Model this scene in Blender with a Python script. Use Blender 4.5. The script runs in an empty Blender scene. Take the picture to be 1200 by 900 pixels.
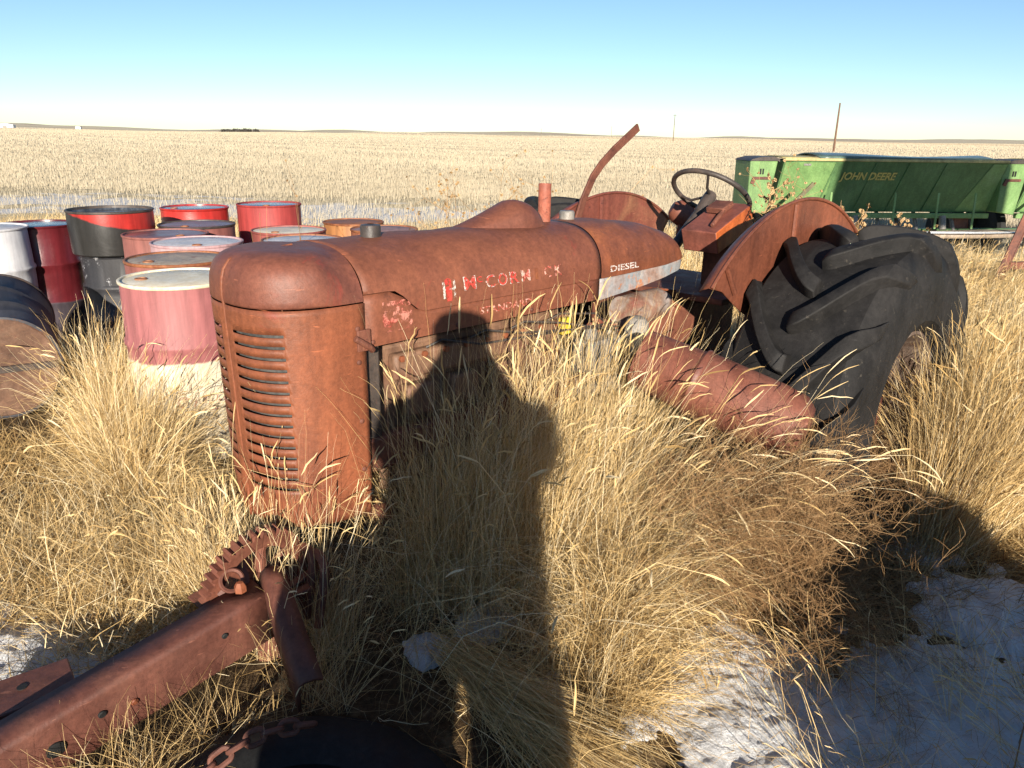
import bpy, bmesh, math, random
import numpy as np
from mathutils import Vector, Matrix
R = math.radians
random.seed(7); rng = np.random.default_rng(11)
S = bpy.context.scene
COL = S.collection

# ------------------------------------------------------------------ camera
CAM_H = 1.65; PITCH = R(18.0); ROLL = R(0.9)
fwd = Vector((0, math.cos(PITCH), -math.sin(PITCH)))
up0 = Vector((0, math.sin(PITCH), math.cos(PITCH))); r0 = Vector((1, 0, 0))
rgt = r0*math.cos(ROLL) + up0*math.sin(ROLL); upv = up0*math.cos(ROLL) - r0*math.sin(ROLL)
cd = bpy.data.cameras.new('camera'); cam = bpy.data.objects.new('camera', cd); COL.objects.link(cam)
cd.sensor_width = 36; cd.lens = 27.0; cd.clip_start = 0.02; cd.clip_end = 40000
cam.matrix_world = Matrix(((rgt.x, upv.x, -fwd.x, 0), (rgt.y, upv.y, -fwd.y, 0), (rgt.z, upv.z, -fwd.z, CAM_H), (0, 0, 0, 1)))
S.camera = cam
# ------------------------------------------------------------------ light
SUN = Vector((0.0595, -0.9639, 0.2594)).normalized()          # towards the sun
W = bpy.data.worlds.new('World'); S.world = W; W.use_nodes = True
nt = W.node_tree; bg = nt.nodes['Background']
sky = nt.nodes.new('ShaderNodeTexSky'); sky.sky_type = 'NISHITA'; sky.sun_disc = False
sky.sun_elevation = math.asin(SUN.z); sky.sun_rotation = math.atan2(SUN.x, SUN.y)
sky.altitude = 900; sky.air_density = 0.9; sky.dust_density = 0.0; sky.ozone_density = 2.2
tint = nt.nodes.new('ShaderNodeMix'); tint.data_type = 'RGBA'; tint.blend_type = 'MULTIPLY'; tint.inputs[0].default_value = 1.0
tint.inputs[7].default_value = (0.935, 1.015, 1.07, 1)
nt.links.new(sky.outputs[0], tint.inputs[6]); nt.links.new(tint.outputs[2], bg.inputs[0]); bg.inputs[1].default_value = 0.067
sl = bpy.data.lights.new('sun', 'SUN'); sl.energy = 5.0; sl.angle = R(0.5); sl.color = (1.0, 0.90, 0.76)
so = bpy.data.objects.new('sun', sl); COL.objects.link(so)
so.rotation_euler = SUN.to_track_quat('Z', 'Y').to_euler()
S.view_settings.view_transform = 'Standard'; S.view_settings.look = 'None'
S.view_settings.exposure = 0.95; S.view_settings.gamma = 1.0; S.view_settings.use_curve_mapping = False
S.cycles.max_bounces = 6; S.cycles.diffuse_bounces = 2; S.cycles.transparent_max_bounces = 12

# ------------------------------------------------------------------ helpers: materials
MATS = {}
def newmat(name):
    m = bpy.data.materials.new(name); m.use_nodes = True
    return m, m.node_tree, m.node_tree.nodes['Principled BSDF']
def N(nt, typ, **kw):
    n = nt.nodes.new(typ)
    for k, v in kw.items():
        if k.startswith('i_'):
            key = k[2:]; key = int(key) if key.isdigit() else key.replace('_', ' ')
            n.inputs[key].default_value = v
        else: setattr(n, k, v)
    return n
def ramp(nt, stops, fac, interp='LINEAR'):
    r = nt.nodes.new('ShaderNodeValToRGB'); r.color_ramp.interpolation = interp
    e = r.color_ramp.elements
    while len(e) < len(stops): e.new(0.5)
    for el, (p, c) in zip(e, stops):
        el.position = p; el.color = (*c, 1) if len(c) == 3 else c
    nt.links.new(fac, r.inputs[0]); return r
def noise(nt, scale, detail=5, rough=0.6, vec=None, dist=0.0):
    n = nt.nodes.new('ShaderNodeTexNoise'); n.inputs['Scale'].default_value = scale
    n.inputs['Detail'].default_value = detail; n.inputs['Roughness'].default_value = rough
    n.inputs['Distortion'].default_value = dist
    if vec is not None: nt.links.new(vec, n.inputs['Vector'])
    return n
def mapped(nt, scale=(1, 1, 1), loc=(0, 0, 0), coord='Object'):
    tc = nt.nodes.new('ShaderNodeTexCoord'); mp = nt.nodes.new('ShaderNodeMapping')
    mp.inputs['Scale'].default_value = scale; mp.inputs['Location'].default_value = loc
    nt.links.new(tc.outputs[coord], mp.inputs[0]); return mp.outputs[0]
def math_(nt, op, a, b=None, clamp=False):
    n = nt.nodes.new('ShaderNodeMath'); n.operation = op; n.use_clamp = clamp
    for i, v in enumerate((a, b)):
        if v is None: continue
        if isinstance(v, (int, float)): n.inputs[i].default_value = v
        else: nt.links.new(v, n.inputs[i])
    return n.outputs[0]
def mixc(nt, fac, a, b, typ='MIX'):
    n = nt.nodes.new('ShaderNodeMix'); n.data_type = 'RGBA'; n.blend_type = typ
    for sock, v in ((n.inputs[0], fac), (n.inputs[6], a), (n.inputs[7], b)):
        if isinstance(v, (int, float)): sock.default_value = v
        elif isinstance(v, tuple): sock.default_value = (*v, 1) if len(v) == 3 else v
        else: nt.links.new(v, sock)
    return n.outputs[2]
def bump(nt, bs, h, strength=0.3, dist=0.01):
    b = nt.nodes.new('ShaderNodeBump'); b.inputs['Strength'].default_value = strength; b.inputs['Distance'].default_value = dist
    nt.links.new(h, b.inputs['Height']); nt.links.new(b.outputs[0], bs.inputs['Normal'])
def worn(name, cols, scale=4.0, rough=(0.45, 0.7), speck=None, speck_amt=0.62, loc=(0, 0, 0), streak=0.35, bmp=0.25, spec=0.4, fine=60, metal=0.0):
    """weathered metal: blotches of cols, vertical run streaks, fine speckle of a second colour, scratches, pitted surface"""
    if name in MATS: return MATS[name]
    m, nt, bs = newmat(name)
    v = mapped(nt, (1, 1, 1), loc)
    n1 = noise(nt, scale*0.7, 10, 0.66, v, 1.1)
    n = len(cols)
    st = [(0.30+0.42*i/max(1, n-1), c) for i, c in enumerate(cols)]
    c = ramp(nt, st, n1.outputs[0]).outputs[0]
    n0 = noise(nt, scale*0.45, 5, 0.55, v, 1.2)
    c = mixc(nt, streak*1.2, c, ramp(nt, [(0.34, (0.30, 0.29, 0.30)), (0.66, (0.66, 0.64, 0.61))], n0.outputs[0]).outputs[0], 'OVERLAY')
    v2 = mapped(nt, (9, 9, 0.9), loc); n2 = noise(nt, 2.0, 7, 0.65, v2)
    c = mixc(nt, streak*1.3, c, ramp(nt, [(0.36, (0.28, 0.26, 0.26)), (0.64, (0.68, 0.66, 0.64))], n2.outputs[0]).outputs[0], 'OVERLAY')
    n3 = noise(nt, fine, 5, 0.75, v)
    c = mixc(nt, 0.42, c, ramp(nt, [(0.32, (0.24, 0.24, 0.24)), (0.68, (0.74, 0.74, 0.74))], n3.outputs[0]).outputs[0], 'OVERLAY')
    if speck:
        n4 = noise(nt, scale*4.5, 9, 0.75, v, 0.4)
        f = ramp(nt, [(speck_amt-0.03, (0, 0, 0)), (speck_amt+0.04, (0.9, 0.9, 0.9))], n4.outputs[0]).outputs[0]
        c = mixc(nt, f, c, speck)
        if 'hood' in name or 'cowl' in name or 'grille' in name or 'orange' in name:
            n6 = noise(nt, 2.6, 9, 0.74, v, 0.8); f6 = ramp(nt, [(0.60, (0, 0, 0)), (0.66, (0.55, 0.55, 0.55))], n6.outputs[0]).outputs[0]; c = mixc(nt, f6, c, (0.27, 0.045, 0.030))
        n5 = noise(nt, 7, 3, 0.5, mapped(nt, (1.5, 1.5, 16), (loc[1], loc[2], loc[0])), 1.5)
        f5 = ramp(nt, [(0.70, (0, 0, 0)), (0.73, (0.5, 0.5, 0.5))], n5.outputs[0]).outputs[0]
        c = mixc(nt, f5, c, tuple(min(0.6, q*1.8) for q in cols[-1]))
    nt.links.new(c, bs.inputs['Base Color'])
    rr = nt.nodes.new('ShaderNodeMapRange'); rr.inputs[1].default_value = 0.35; rr.inputs[2].default_value = 0.65; rr.inputs[3].default_value = rough[0]; rr.inputs[4].default_value = rough[1]
    nt.links.new(n1.outputs[0], rr.inputs[0]); nt.links.new(rr.outputs[0], bs.inputs['Roughness'])
    bs.inputs['Specular IOR Level'].default_value = spec; bs.inputs['Metallic'].default_value = metal
    hb = math_(nt, 'ADD', n3.outputs[0], math_(nt, 'MULTIPLY', n1.outputs[0], 3.0))
    bump(nt, bs, hb, bmp*1.4, 0.004)
    MATS[name] = m; return m

RUST = worn('rust_hood', [(0.135, 0.047, 0.031), (0.175, 0.061, 0.035), (0.205, 0.071, 0.037), (0.23, 0.070, 0.036)], 2.2, (0.48, 0.68), (0.085, 0.032, 0.022), 0.67, spec=0.4, streak=0.25)
RUST2 = worn('rust_cowl', [(0.120, 0.043, 0.031), (0.160, 0.056, 0.035), (0.215, 0.074, 0.039)], 2.4, (0.44, 0.64), (0.09, 0.035, 0.024), 0.68, (3, 1, 2), spec=0.45, streak=0.25)
RUSTG = worn('rust_grille', [(0.165, 0.057, 0.031), (0.215, 0.071, 0.033), (0.265, 0.080, 0.034)], 2.4, (0.45, 0.65), (0.12, 0.04, 0.022), 0.64, (5, 2, 1))
RUSTO = worn('rust_orange', [(0.11, 0.042, 0.028), (0.20, 0.066, 0.032), (0.31, 0.105, 0.038)], 3.2, (0.45, 0.65), (0.16, 0.055, 0.028), 0.60, (8, 2, 4))
ORANGE = worn('orange_paint', [(0.36, 0.085, 0.022), (0.44, 0.11, 0.028), (0.30, 0.066, 0.022)], 5, (0.4, 0.6), (0.25, 0.06, 0.025), 0.66)
SALMON = worn('faded_red', [(0.165, 0.054, 0.038), (0.215, 0.072, 0.050), (0.15, 0.052, 0.036)], 4, (0.45, 0.7), (0.30, 0.15, 0.11), 0.70, (2, 7, 4))
RUSTD = worn('rust_dark', [(0.07, 0.027, 0.02), (0.15, 0.055, 0.035), (0.21, 0.082, 0.05)], 7, (0.5, 0.75), (0.045, 0.02, 0.016), 0.62, (2, 3, 9))
RUSTP = worn('rust_beam', [(0.085, 0.034, 0.026), (0.125, 0.048, 0.034), (0.16, 0.066, 0.044)], 5, (0.45, 0.7), (0.10, 0.038, 0.028), 0.60, (7, 3, 9))
FENDM = worn('rust_fender', [(0.105, 0.038, 0.024), (0.165, 0.054, 0.029), (0.21, 0.066, 0.033)], 3, (0.42, 0.6), (0.10, 0.035, 0.024), 0.66, (4, 4, 4))
FFEND = worn('rust_far_fender', [(0.125, 0.040, 0.030), (0.17, 0.052, 0.036), (0.24, 0.11, 0.06)], 3.2, (0.4, 0.6), (0.03, 0.012, 0.015), 0.66, (1, 4, 6))
TANKB = worn('worn_blue_grey', [(0.20, 0.09, 0.05), (0.30, 0.24, 0.22), (0.26, 0.30, 0.33), (0.42, 0.14, 0.05)], 3.6, (0.5, 0.7), (0.45, 0.15, 0.04), 0.58, (2, 8, 1))
PINKW = worn('worn_pink_white', [(0.26, 0.085, 0.065), (0.27, 0.18, 0.13), (0.36, 0.32, 0.30), (0.26, 0.10, 0.055)], 8, (0.5, 0.7), (0.25, 0.08, 0.05), 0.6, (9, 8, 1))
GREYM = worn('grey_metal', [(0.10, 0.10, 0.10), (0.22, 0.21, 0.19), (0.30, 0.28, 0.25)], 8, (0.4, 0.6), (0.15, 0.06, 0.03), 0.62)
DARKM = worn('dark_metal', [(0.035, 0.03, 0.028), (0.06, 0.05, 0.045), (0.10, 0.07, 0.055)], 8, (0.4, 0.6), (0.14, 0.05, 0.03), 0.64)
YELLOW = worn('yellow_paint', [(0.55, 0.42, 0.03), (0.62, 0.5, 0.06)], 9, (0.5, 0.7))
SCREEN = worn('grille_screen', [(0.03, 0.032, 0.033), (0.06, 0.062, 0.062), (0.09, 0.088, 0.083)], 20, (0.6, 0.8))
GREEN = worn('green_paint', [(0.065, 0.135, 0.055), (0.09, 0.18, 0.07), (0.13, 0.22, 0.10)], 2.6, (0.4, 0.6), (0.20, 0.17, 0.10), 0.70, (0, 3, 3), streak=0.25)
GREEN2 = worn('green_paint_pale', [(0.11, 0.21, 0.075), (0.16, 0.28, 0.10), (0.20, 0.31, 0.14)], 2.6, (0.45, 0.6), (0.14, 0.10, 0.06), 0.70, (5, 3, 3), streak=0.25)  # paler green parts; also the sunlit tone painted on the hopper ends
LIDM = worn('yellow_edge', [(0.36, 0.31, 0.11), (0.42, 0.37, 0.17), (0.25, 0.21, 0.08)], 6, (0.4, 0.6))
BLUEL = worn('lid_metal', [(0.07, 0.12, 0.10), (0.12, 0.17, 0.15)], 4, (0.22, 0.35), spec=0.7)
WOOD = worn('weathered_wood', [(0.20, 0.155, 0.11), (0.32, 0.26, 0.20), (0.40, 0.34, 0.28)], 5, (0.7, 0.9), (0.12, 0.085, 0.06), 0.62, spec=0.2)
POLE = worn('pole_wood', [(0.14, 0.08, 0.055), (0.2, 0.12, 0.085)], 3, (0.8, 0.9), spec=0.2)
RUBBER = worn('weathered_rubber', [(0.010, 0.0098, 0.0098), (0.017, 0.0162, 0.016), (0.027, 0.0255, 0.025)], 6, (0.55, 0.8), (0.055, 0.048, 0.040), 0.63, streak=0.2, spec=0.22, fine=35)
RUBBERD = worn('dark_rubber', [(0.012, 0.013, 0.014), (0.025, 0.027, 0.027)], 6, (0.6, 0.8), spec=0.3)
WHITEB = worn('white_paint_bld', [(0.7, 0.7, 0.68), (0.8, 0.8, 0.78)], 1, (0.6, 0.8))

def plain(name, col, rough=0.6, spec=0.4, metal=0):
    if name in MATS: return MATS[name]
    m, nt, bs = newmat(name); n = noise(nt, 30, 4, 0.6, mapped(nt))
    c = mixc(nt, 0.25, col, ramp(nt, [(0.3, (0.3,)*3), (0.7, (0.7,)*3)], n.outputs[0]).outputs[0], 'OVERLAY')
    nt.links.new(c, bs.inputs['Base Color']); bs.inputs['Roughness'].default_value = rough
    bs.inputs['Specular IOR Level'].default_value = spec; bs.inputs['Metallic'].default_value = metal
    MATS[name] = m; return m
def decal(name, col, keep=0.5, scale=60, col2=None):
    """flaking painted lettering: the paint survives only where a noise allows"""
    m, nt, bs = newmat(name); v = mapped(nt)
    c = col
    if col2:
        c = ramp(nt, [(0.45, col), (0.58, col2)], noise(nt, scale*0.5, 5, 0.7, v).outputs[0]).outputs[0]; nt.links.new(c, bs.inputs['Base Color'])
    else: bs.inputs['Base Color'].default_value = (*col, 1)
    bs.inputs['Roughness'].default_value = 0.6
    f = ramp(nt, [(1-keep-0.03, (0, 0, 0)), (1-keep+0.03, (1, 1, 1))], noise(nt, scale, 6, 0.75, v).outputs[0]).outputs[0]
    nt.links.new(f, bs.inputs['Alpha']); return m

# ------------------------------------------------------------------ helpers: meshes
class MB:
    def __init__(s): s.v = []; s.f = []; s.mi = []; s.m = 0
    def add(s, vs, fs):
        o = len(s.v); s.v += [tuple(v) for v in vs]
        for f in fs: s.f.append([i+o for i in f]); s.mi.append(s.m)
        return s
    def box(s, c, size, rot=None, taper=1.0):
        x, y, z = (d/2 for d in size)
        vs = [Vector((sx*x*(taper if sz > 0 else 1), sy*y*(taper if sz > 0 else 1), sz*z)) for sz in (-1, 1) for sy in (-1, 1) for sx in (-1, 1)]
        if rot is not None: vs = [rot @ v for v in vs]
        vs = [v+Vector(c) for v in vs]
        return s.add(vs, [(0, 2, 3, 1), (4, 5, 7, 6), (0, 1, 5, 4), (2, 6, 7, 3), (0, 4, 6, 2), (1, 3, 7, 5)])
    def bar(s, a, b, w, h, upd=(0, 0, 1)):
        a = Vector(a); b = Vector(b); d = (b-a); L = d.length; d.normalize()
        u = Vector(upd); sd = d.cross(u)
        if sd.length < 1e-4: sd = d.cross(Vector((1, 0, 0)))
        sd.normalize(); u = sd.cross(d).normalized()
        M = Matrix((sd, d, u)).transposed()
        return s.box((a+b)/2, (w, L, h), M)
    def tube(s, pts, r, n=10, cap=True):
        pts = [Vector(p) for p in pts]; k = len(pts)
        rs = r if isinstance(r, (list, tuple)) else [r]*k
        rings = []; prev = None
        for i, p in enumerate(pts):
            t = (pts[min(i+1, k-1)]-pts[max(i-1, 0)]).normalized()
            if prev is None:
                a = Vector((0, 0, 1)) if abs(t.z) < 0.9 else Vector((1, 0, 0)); u = t.cross(a).normalized()
            else:
                u = (prev-t*prev.dot(t)).normalized()
            prev = u; w = t.cross(u)
            rings.append([p+(u*math.cos(2*math.pi*j/n)+w*math.sin(2*math.pi*j/n))*rs[i] for j in range(n)])
        vs = [v for rg in rings for v in rg]; fs = []
        for i in range(k-1):
            for j in range(n):
                fs.append((i*n+j, i*n+(j+1) % n, (i+1)*n+(j+1) % n, (i+1)*n+j))
        if cap: fs += [tuple(range(n-1, -1, -1)), tuple((k-1)*n+j for j in range(n))]
        return s.add(vs, fs)
    def lathe(s, prof, n=48, M=None, close=False):
        """prof of (r, z) turned about z"""
        M = M or Matrix.Identity(4); vs = []; fs = []; k = len(prof)
        for r, z in prof:
            for j in range(n):
                a = 2*math.pi*j/n; vs.append(M @ Vector((r*math.cos(a), r*math.sin(a), z)))
        for i in range(k if close else k-1):
            for j in range(n):
                i2 = (i+1) % k
                fs.append((i*n+j, i*n+(j+1) % n, i2*n+(j+1) % n, i2*n+j))
        return s.add(vs, fs)
    def disc(s, r, z, n=48, M=None):
        M = M or Matrix.Identity(4)
        return s.add([M @ Vector((r*math.cos(2*math.pi*j/n), r*math.sin(2*math.pi*j/n), z)) for j in range(n)], [tuple(range(n))])
    def grid(s, rows, closed=False, skip=None):
        nr = len(rows); nc = len(rows[0]); vs = [p for r in rows for p in r]; fs = []
        for i in range(nr-1):
            for j in range(nc if closed else nc-1):
                if skip and skip(i, j): continue
                j2 = (j+1) % nc
                fs.append((i*nc+j, i*nc+j2, (i+1)*nc+j2, (i+1)*nc+j))
        return s.add(vs, fs)
    def prism(s, poly, depth, M=None):
        """poly of (x, z) extruded along y by depth"""
        M = M or Matrix.Identity(4); n = len(poly)
        vs = [M @ Vector((x, 0, z)) for x, z in poly]+[M @ Vector((x, depth, z)) for x, z in poly]
        fs = [tuple(range(n)), tuple(range(2*n-1, n-1, -1))]+[(i, i+n, (i+1) % n+n, (i+1) % n) for i in range(n)]
        return s.add(vs, fs)
    def build(s, name, mat, parent=None, bevel=0, smooth=35, thick=0, subd=0, loc=None, rotz=0):
        me = bpy.data.meshes.new(name); me.from_pydata(s.v, [], s.f)
        bm = bmesh.new(); bm.from_mesh(me); bmesh.ops.remove_doubles(bm, verts=bm.verts, dist=1e-5)
        bmesh.ops.recalc_face_normals(bm, faces=bm.faces)
        bm.to_mesh(me); bm.free()
        for m in (mat if isinstance(mat, (list, tuple)) else [mat]): me.materials.append(m)
        if isinstance(mat, (list, tuple)) and len(me.polygons) == len(s.mi): me.polygons.foreach_set('material_index', s.mi)
        if smooth:
            me.polygons.foreach_set('use_smooth', [True]*len(me.polygons)); me.set_sharp_from_angle(angle=R(smooth))
        o = bpy.data.objects.new(name, me); COL.objects.link(o)
        if parent: o.parent = parent
        if loc: o.location = loc
        if rotz: o.rotation_euler.z = rotz
        if thick:
            md = o.modifiers.new('t', 'SOLIDIFY'); md.thickness = thick; md.offset = -1
        if bevel:
            md = o.modifiers.new('b', 'BEVEL'); md.width = bevel; md.segments = 2; md.limit_method = 'ANGLE'; md.angle_limit = R(40)
        return o
def tag(o, label=None, cat=None, group=None, kind=None):
    for k, v in (('label', label), ('category', cat), ('group', group), ('kind', kind)):
        if v: o[k] = v
    return o
def empty(name, loc, rotz=0, label=None, cat=None, group=None):
    o = bpy.data.objects.new(name, None); COL.objects.link(o); o.location = loc; o.rotation_euler.z = rotz
    o.empty_display_size = 0.2
    return tag(o, label, cat, group)
def clone(o, parent=None):
    c = o.copy(); COL.objects.link(c)
    if parent: c.parent = parent
    for ch in list(o.children): clone(ch, c)
    return c
def text_mesh(body, size, shear=0, bold=0.0, space=1.0):
    cu = bpy.data.curves.new('t', 'FONT'); cu.body = body; cu.size = size; cu.shear = shear; cu.offset = bold
    cu.align_x = 'LEFT'; cu.space_character = space; cu.resolution_u = 3
    ob = bpy.data.objects.new('t', cu); COL.objects.link(ob)
    dg = bpy.context.evaluated_depsgraph_get(); me = bpy.data.meshes.new_from_object(ob.evaluated_get(dg))
    bpy.data.objects.remove(ob); bpy.data.curves.remove(cu)
    bm = bmesh.new(); bm.from_mesh(me)
    bmesh.ops.triangulate(bm, faces=bm.faces); bmesh.ops.subdivide_edges(bm, edges=bm.edges, cuts=1)
    bm.to_mesh(me); bm.free(); return me
def lettering(body, size, width, fn, mat, parent, name='lettering', shear=0, bold=0.0):
    """fn(u, v) -> point; the word is stretched to width"""
    me = text_mesh(body, size, shear, bold)
    xs = [v.co.x for v in me.vertices]; x0 = min(xs); k = width/(max(xs)-x0)
    for v in me.vertices: v.co = fn((v.co.x-x0)*k, v.co.y)
    me.materials.append(mat); o = bpy.data.objects.new(name, me); COL.objects.link(o); o.parent = parent
    return o

# ------------------------------------------------------------------ ground
def gh(x, y):
    """height of the ground, arrays allowed"""
    x = np.asarray(x, float); y = np.asarray(y, float); r = np.hypot(x, y)
    h = 0.018*np.sin(2.3*x+0.7)*np.cos(1.9*y)+0.012*np.sin(5.1*x-3.3*y)+0.03*np.sin(0.55*x+0.4*y)
    h = h*np.clip((r-0.3)/1.0, 0, 1)
    far = np.clip((r-250)/1500, 0, 1); th = np.arctan2(x, y)
    h = h+far*r*(0.0010*np.sin(7*th+r/900)+0.0009*np.sin(15*th-r/400+1)+0.0007*np.sin(31*th+r/260)+np.clip((r-2500)/4000, 0, 1)*(0.0012*np.sin(11*th+2)+0.0010*np.sin(23*th+1)+0.0006*np.sin(53*th)))
    return h-far*r*0.0005
def ground():
    nA = 300; rs = [0.0]+list(np.geomspace(0.25, 14000, 210))
    mb = MB(); rows = []
    for r in rs[1:]:
        a = np.linspace(0, 2*math.pi, nA, endpoint=False); x = r*np.sin(a); y = r*np.cos(a); z = gh(x, y)
        rows.append([(x[i], y[i], z[i]) for i in range(nA)])
    mb.grid(rows, closed=True); mb.add(rows[0], [tuple(range(nA))])
    m, nt, bs = newmat('prairie_ground')
    geo = nt.nodes.new('ShaderNodeNewGeometry'); P = geo.outputs['Position']
    sep = N(nt, 'ShaderNodeSeparateXYZ'); nt.links.new(P, sep.inputs[0])
    ln = N(nt, 'ShaderNodeVectorMath', operation='LENGTH'); nt.links.new(P, ln.inputs[0]); dist = ln.outputs['Value']
    def pn(scale, det=6, rough=0.6, sc=(1, 1, 1)):
        mp = N(nt, 'ShaderNodeMapping'); mp.inputs['Scale'].default_value = sc; nt.links.new(P, mp.inputs[0])
        return noise(nt, scale, det, rough, mp.outputs[0])
    near = ramp(nt, [(0.32, (0.055, 0.036, 0.022)), (0.52, (0.14, 0.092, 0.05)), (0.7, (0.30, 0.21, 0.11))], pn(14, 9, 0.72).outputs[0]).outputs[0]
    mid = ramp(nt, [(0.30, (0.50, 0.40, 0.24)), (0.5, (0.62, 0.51, 0.32)), (0.7, (0.70, 0.60, 0.41))], pn(1.1, 10, 0.72).outputs[0]).outputs[0]
    farc = ramp(nt, [(0.30, (0.54, 0.45, 0.31)), (0.5, (0.62, 0.53, 0.37)), (0.68, (0.66, 0.58, 0.43))], pn(0.02, 8, 0.6, (0.35, 1, 1)).outputs[0]).outputs[0]
    band = ramp(nt, [(0.50, (0, 0, 0)), (0.62, (1, 1, 1))], pn(0.0016, 4, 0.55, (0.22, 1, 1)).outputs[0]).outputs[0]
    brown = ramp(nt, [(0.3, (0.36, 0.27, 0.20)), (0.7, (0.46, 0.35, 0.25))], pn(0.01, 4).outputs[0]).outputs[0]
    bf = math_(nt, 'MULTIPLY', band, ramp(nt, [(0, (0, 0, 0)), (1, (1, 1, 1))], math_(nt, 'DIVIDE', math_(nt, 'SUBTRACT', dist, 500), 700, True)).outputs[0])
    f1 = math_(nt, 'DIVIDE', math_(nt, 'SUBTRACT', dist, 6.0), 6.0, True)
    f2 = math_(nt, 'DIVIDE', math_(nt, 'SUBTRACT', dist, 40.0), 120.0, True)
    c = mixc(nt, f1, near, mid); c = mixc(nt, f2, c, farc); c = mixc(nt, math_(nt, 'MULTIPLY', bf, 0.75), c, brown)
    # thin old snow lying in a strip along the edge of the field
    yy = math_(nt, 'ADD', sep.outputs[1], math_(nt, 'MULTIPLY', sep.outputs[0], 0.12))
    s1 = math_(nt, 'SUBTRACT', 1.0, math_(nt, 'DIVIDE', math_(nt, 'ABSOLUTE', math_(nt, 'SUBTRACT', yy, 16.4)), 4.4), True)
    s2 = math_(nt, 'SUBTRACT', 1.0, math_(nt, 'DIVIDE', math_(nt, 'ADD', sep.outputs[0], 1.0), 4.0), True)
    sm = math_(nt, 'MULTIPLY', s1, s2)
    sn = math_(nt, 'ADD', pn(0.55, 9, 0.68, (0.6, 1.0, 1)).outputs[0], math_(nt, 'MULTIPLY', sm, 0.33))
    sf = ramp(nt, [(0.66, (0, 0, 0)), (0.73, (1, 1, 1))], sn).outputs[0]
    sf = math_(nt, 'MULTIPLY', sf, math_(nt, 'GREATER_THAN', sm, 0.02))
    c = mixc(nt, math_(nt, 'MULTIPLY', sf, 0.85), c, (0.72, 0.73, 0.76))
    nt.links.new(c, bs.inputs['Base Color']); bs.inputs['Roughness'].default_value = 0.95; bs.inputs['Specular IOR Level'].default_value = 0.1
    bump(nt, bs, pn(25, 6, 0.75).outputs[0], 0.9, 0.06)
    o = mb.build('ground', m, smooth=60); tag(o, 'wide dry prairie of straw stubble reaching the horizon', kind='structure')
ground()

# ------------------------------------------------------------------ tractor
TR = empty('tractor', (-0.680, 2.541, 0), R(45), 'rusted antique red farm tractor sunk in tall dry grass', 'tractor')
HW, ZB = 0.27, 1.08; NE = 2.6
def lerp(x, xs, ys): return float(np.interp(x, xs, ys))
def top_at(s): return lerp(s, [-0.1, 0.5, 1.2, 1.5, 1.72, 1.86, 1.94, 1.975], [1.300, 1.305, 1.300, 1.288, 1.262, 1.226, 1.18, 1.13])
def hw_at(s): return lerp(s, [0, 1.45, 1.7, 1.86, 1.94, 1.975], [0.27, 0.27, 0.262, 0.238, 0.19, 0.12])
def crease(s):
    if s < 0.14: return 1.163
    if s < 0.27:
        t = (s-0.14)/0.13; t = t*t*(3-2*t); return 1.163+(1.08-1.163)*t
    return lerp(s, [0.27, 1.3, 1.7, 1.975], [1.08, 1.08, 1.088, 1.10])
def hy(z, s=0.5):
    h = top_at(s)-ZB; k = min(1.0, max(0.0, (z-ZB)/h)); return hw_at(s)*(1-k**NE)**(1/NE)
def shell(s0, s1, n, lip=0.014):
    rows = []
    for s in np.linspace(s0, s1, n):
        zc = crease(s); h = top_at(s)-ZB; k0 = max(0, (zc-ZB)/h); th0 = math.asin(min(1, k0**(NE/2))); w = hw_at(s)
        row = [(s, -hy(zc, s)+lip, zc)]
        for th in np.linspace(th0, math.pi-th0, 41):
            cy = math.cos(th); sz = math.sin(th)
            row.append((s, -w*math.copysign(abs(cy)**(2/NE), cy), ZB+h*max(0, sz)**(2/NE)))
        row.append((s, hy(zc, s)-lip, zc))
        def wob(p):
            x, y, z = p; w_ = 0.0022*(math.sin(9*x+7*z+5*y)+math.sin(17*x-11*y+3)*0.7+math.sin(4*x+13*y))
            for dx, dy, dz, dp, dr in ((0.30, -0.16, 1.27, 0.008, 0.07), (0.75, -0.24, 1.18, 0.006, 0.08), (1.05, -0.12, 1.29, 0.007, 0.06), (1.60, -0.20, 1.20, 0.008, 0.07), (0.55, 0.1, 1.30, 0.008, 0.09)): w_ -= dp*math.exp(-((x-dx)**2+(y-dy)**2+(z-dz)**2)/dr**2)
            q = math.hypot(y, z-1.08) or 1; e_ = min(1, max(0, (z-zc)/0.03)); return (x, y*(1+e_*w_/q), z+(z-1.08)*e_*w_/q)
        rows.append([wob(p) for p in row])
    return rows
mb = MB(); mb.grid(shell(0.034, 1.205, 40)); hood = mb.build('hood', RUST, TR, smooth=50, thick=0.003)
rows = shell(1.211, 1.975, 26); mb = MB(); mb.grid(rows); mb.add(rows[-1], [tuple(range(len(rows[-1])))])
tank = mb.build('fuel_tank', RUSTO, TR, smooth=50)
# lower side panels
def panel(s0, s1, zb, name, mat, n=24, inset=0.006):
    mb = MB()
    for sg in (-1, 1):
        rows = []
        for s in np.linspace(s0, s1, n):
            zt = crease(s)-0.003; z0 = zb(s); w = hw_at(s)-inset
            rows.append([(s, sg*(w-0.03), z0)]+[(s, sg*(min(hy(z, s), hw_at(s))-inset), z) for z in np.linspace(z0, zt, 7)])
        mb.grid(rows)
    return mb.build(name, mat, TR, smooth=40, thick=0.003)
panel(0.034, 1.205, lambda s: 0.99, 'side_panel', RUST)
panel(1.211, 1.972, lambda s: lerp(s, [1.2, 1.55, 1.86, 1.975], [0.985, 1.012, 1.045, 1.085]), 'tank_panel', TANKB)
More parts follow.
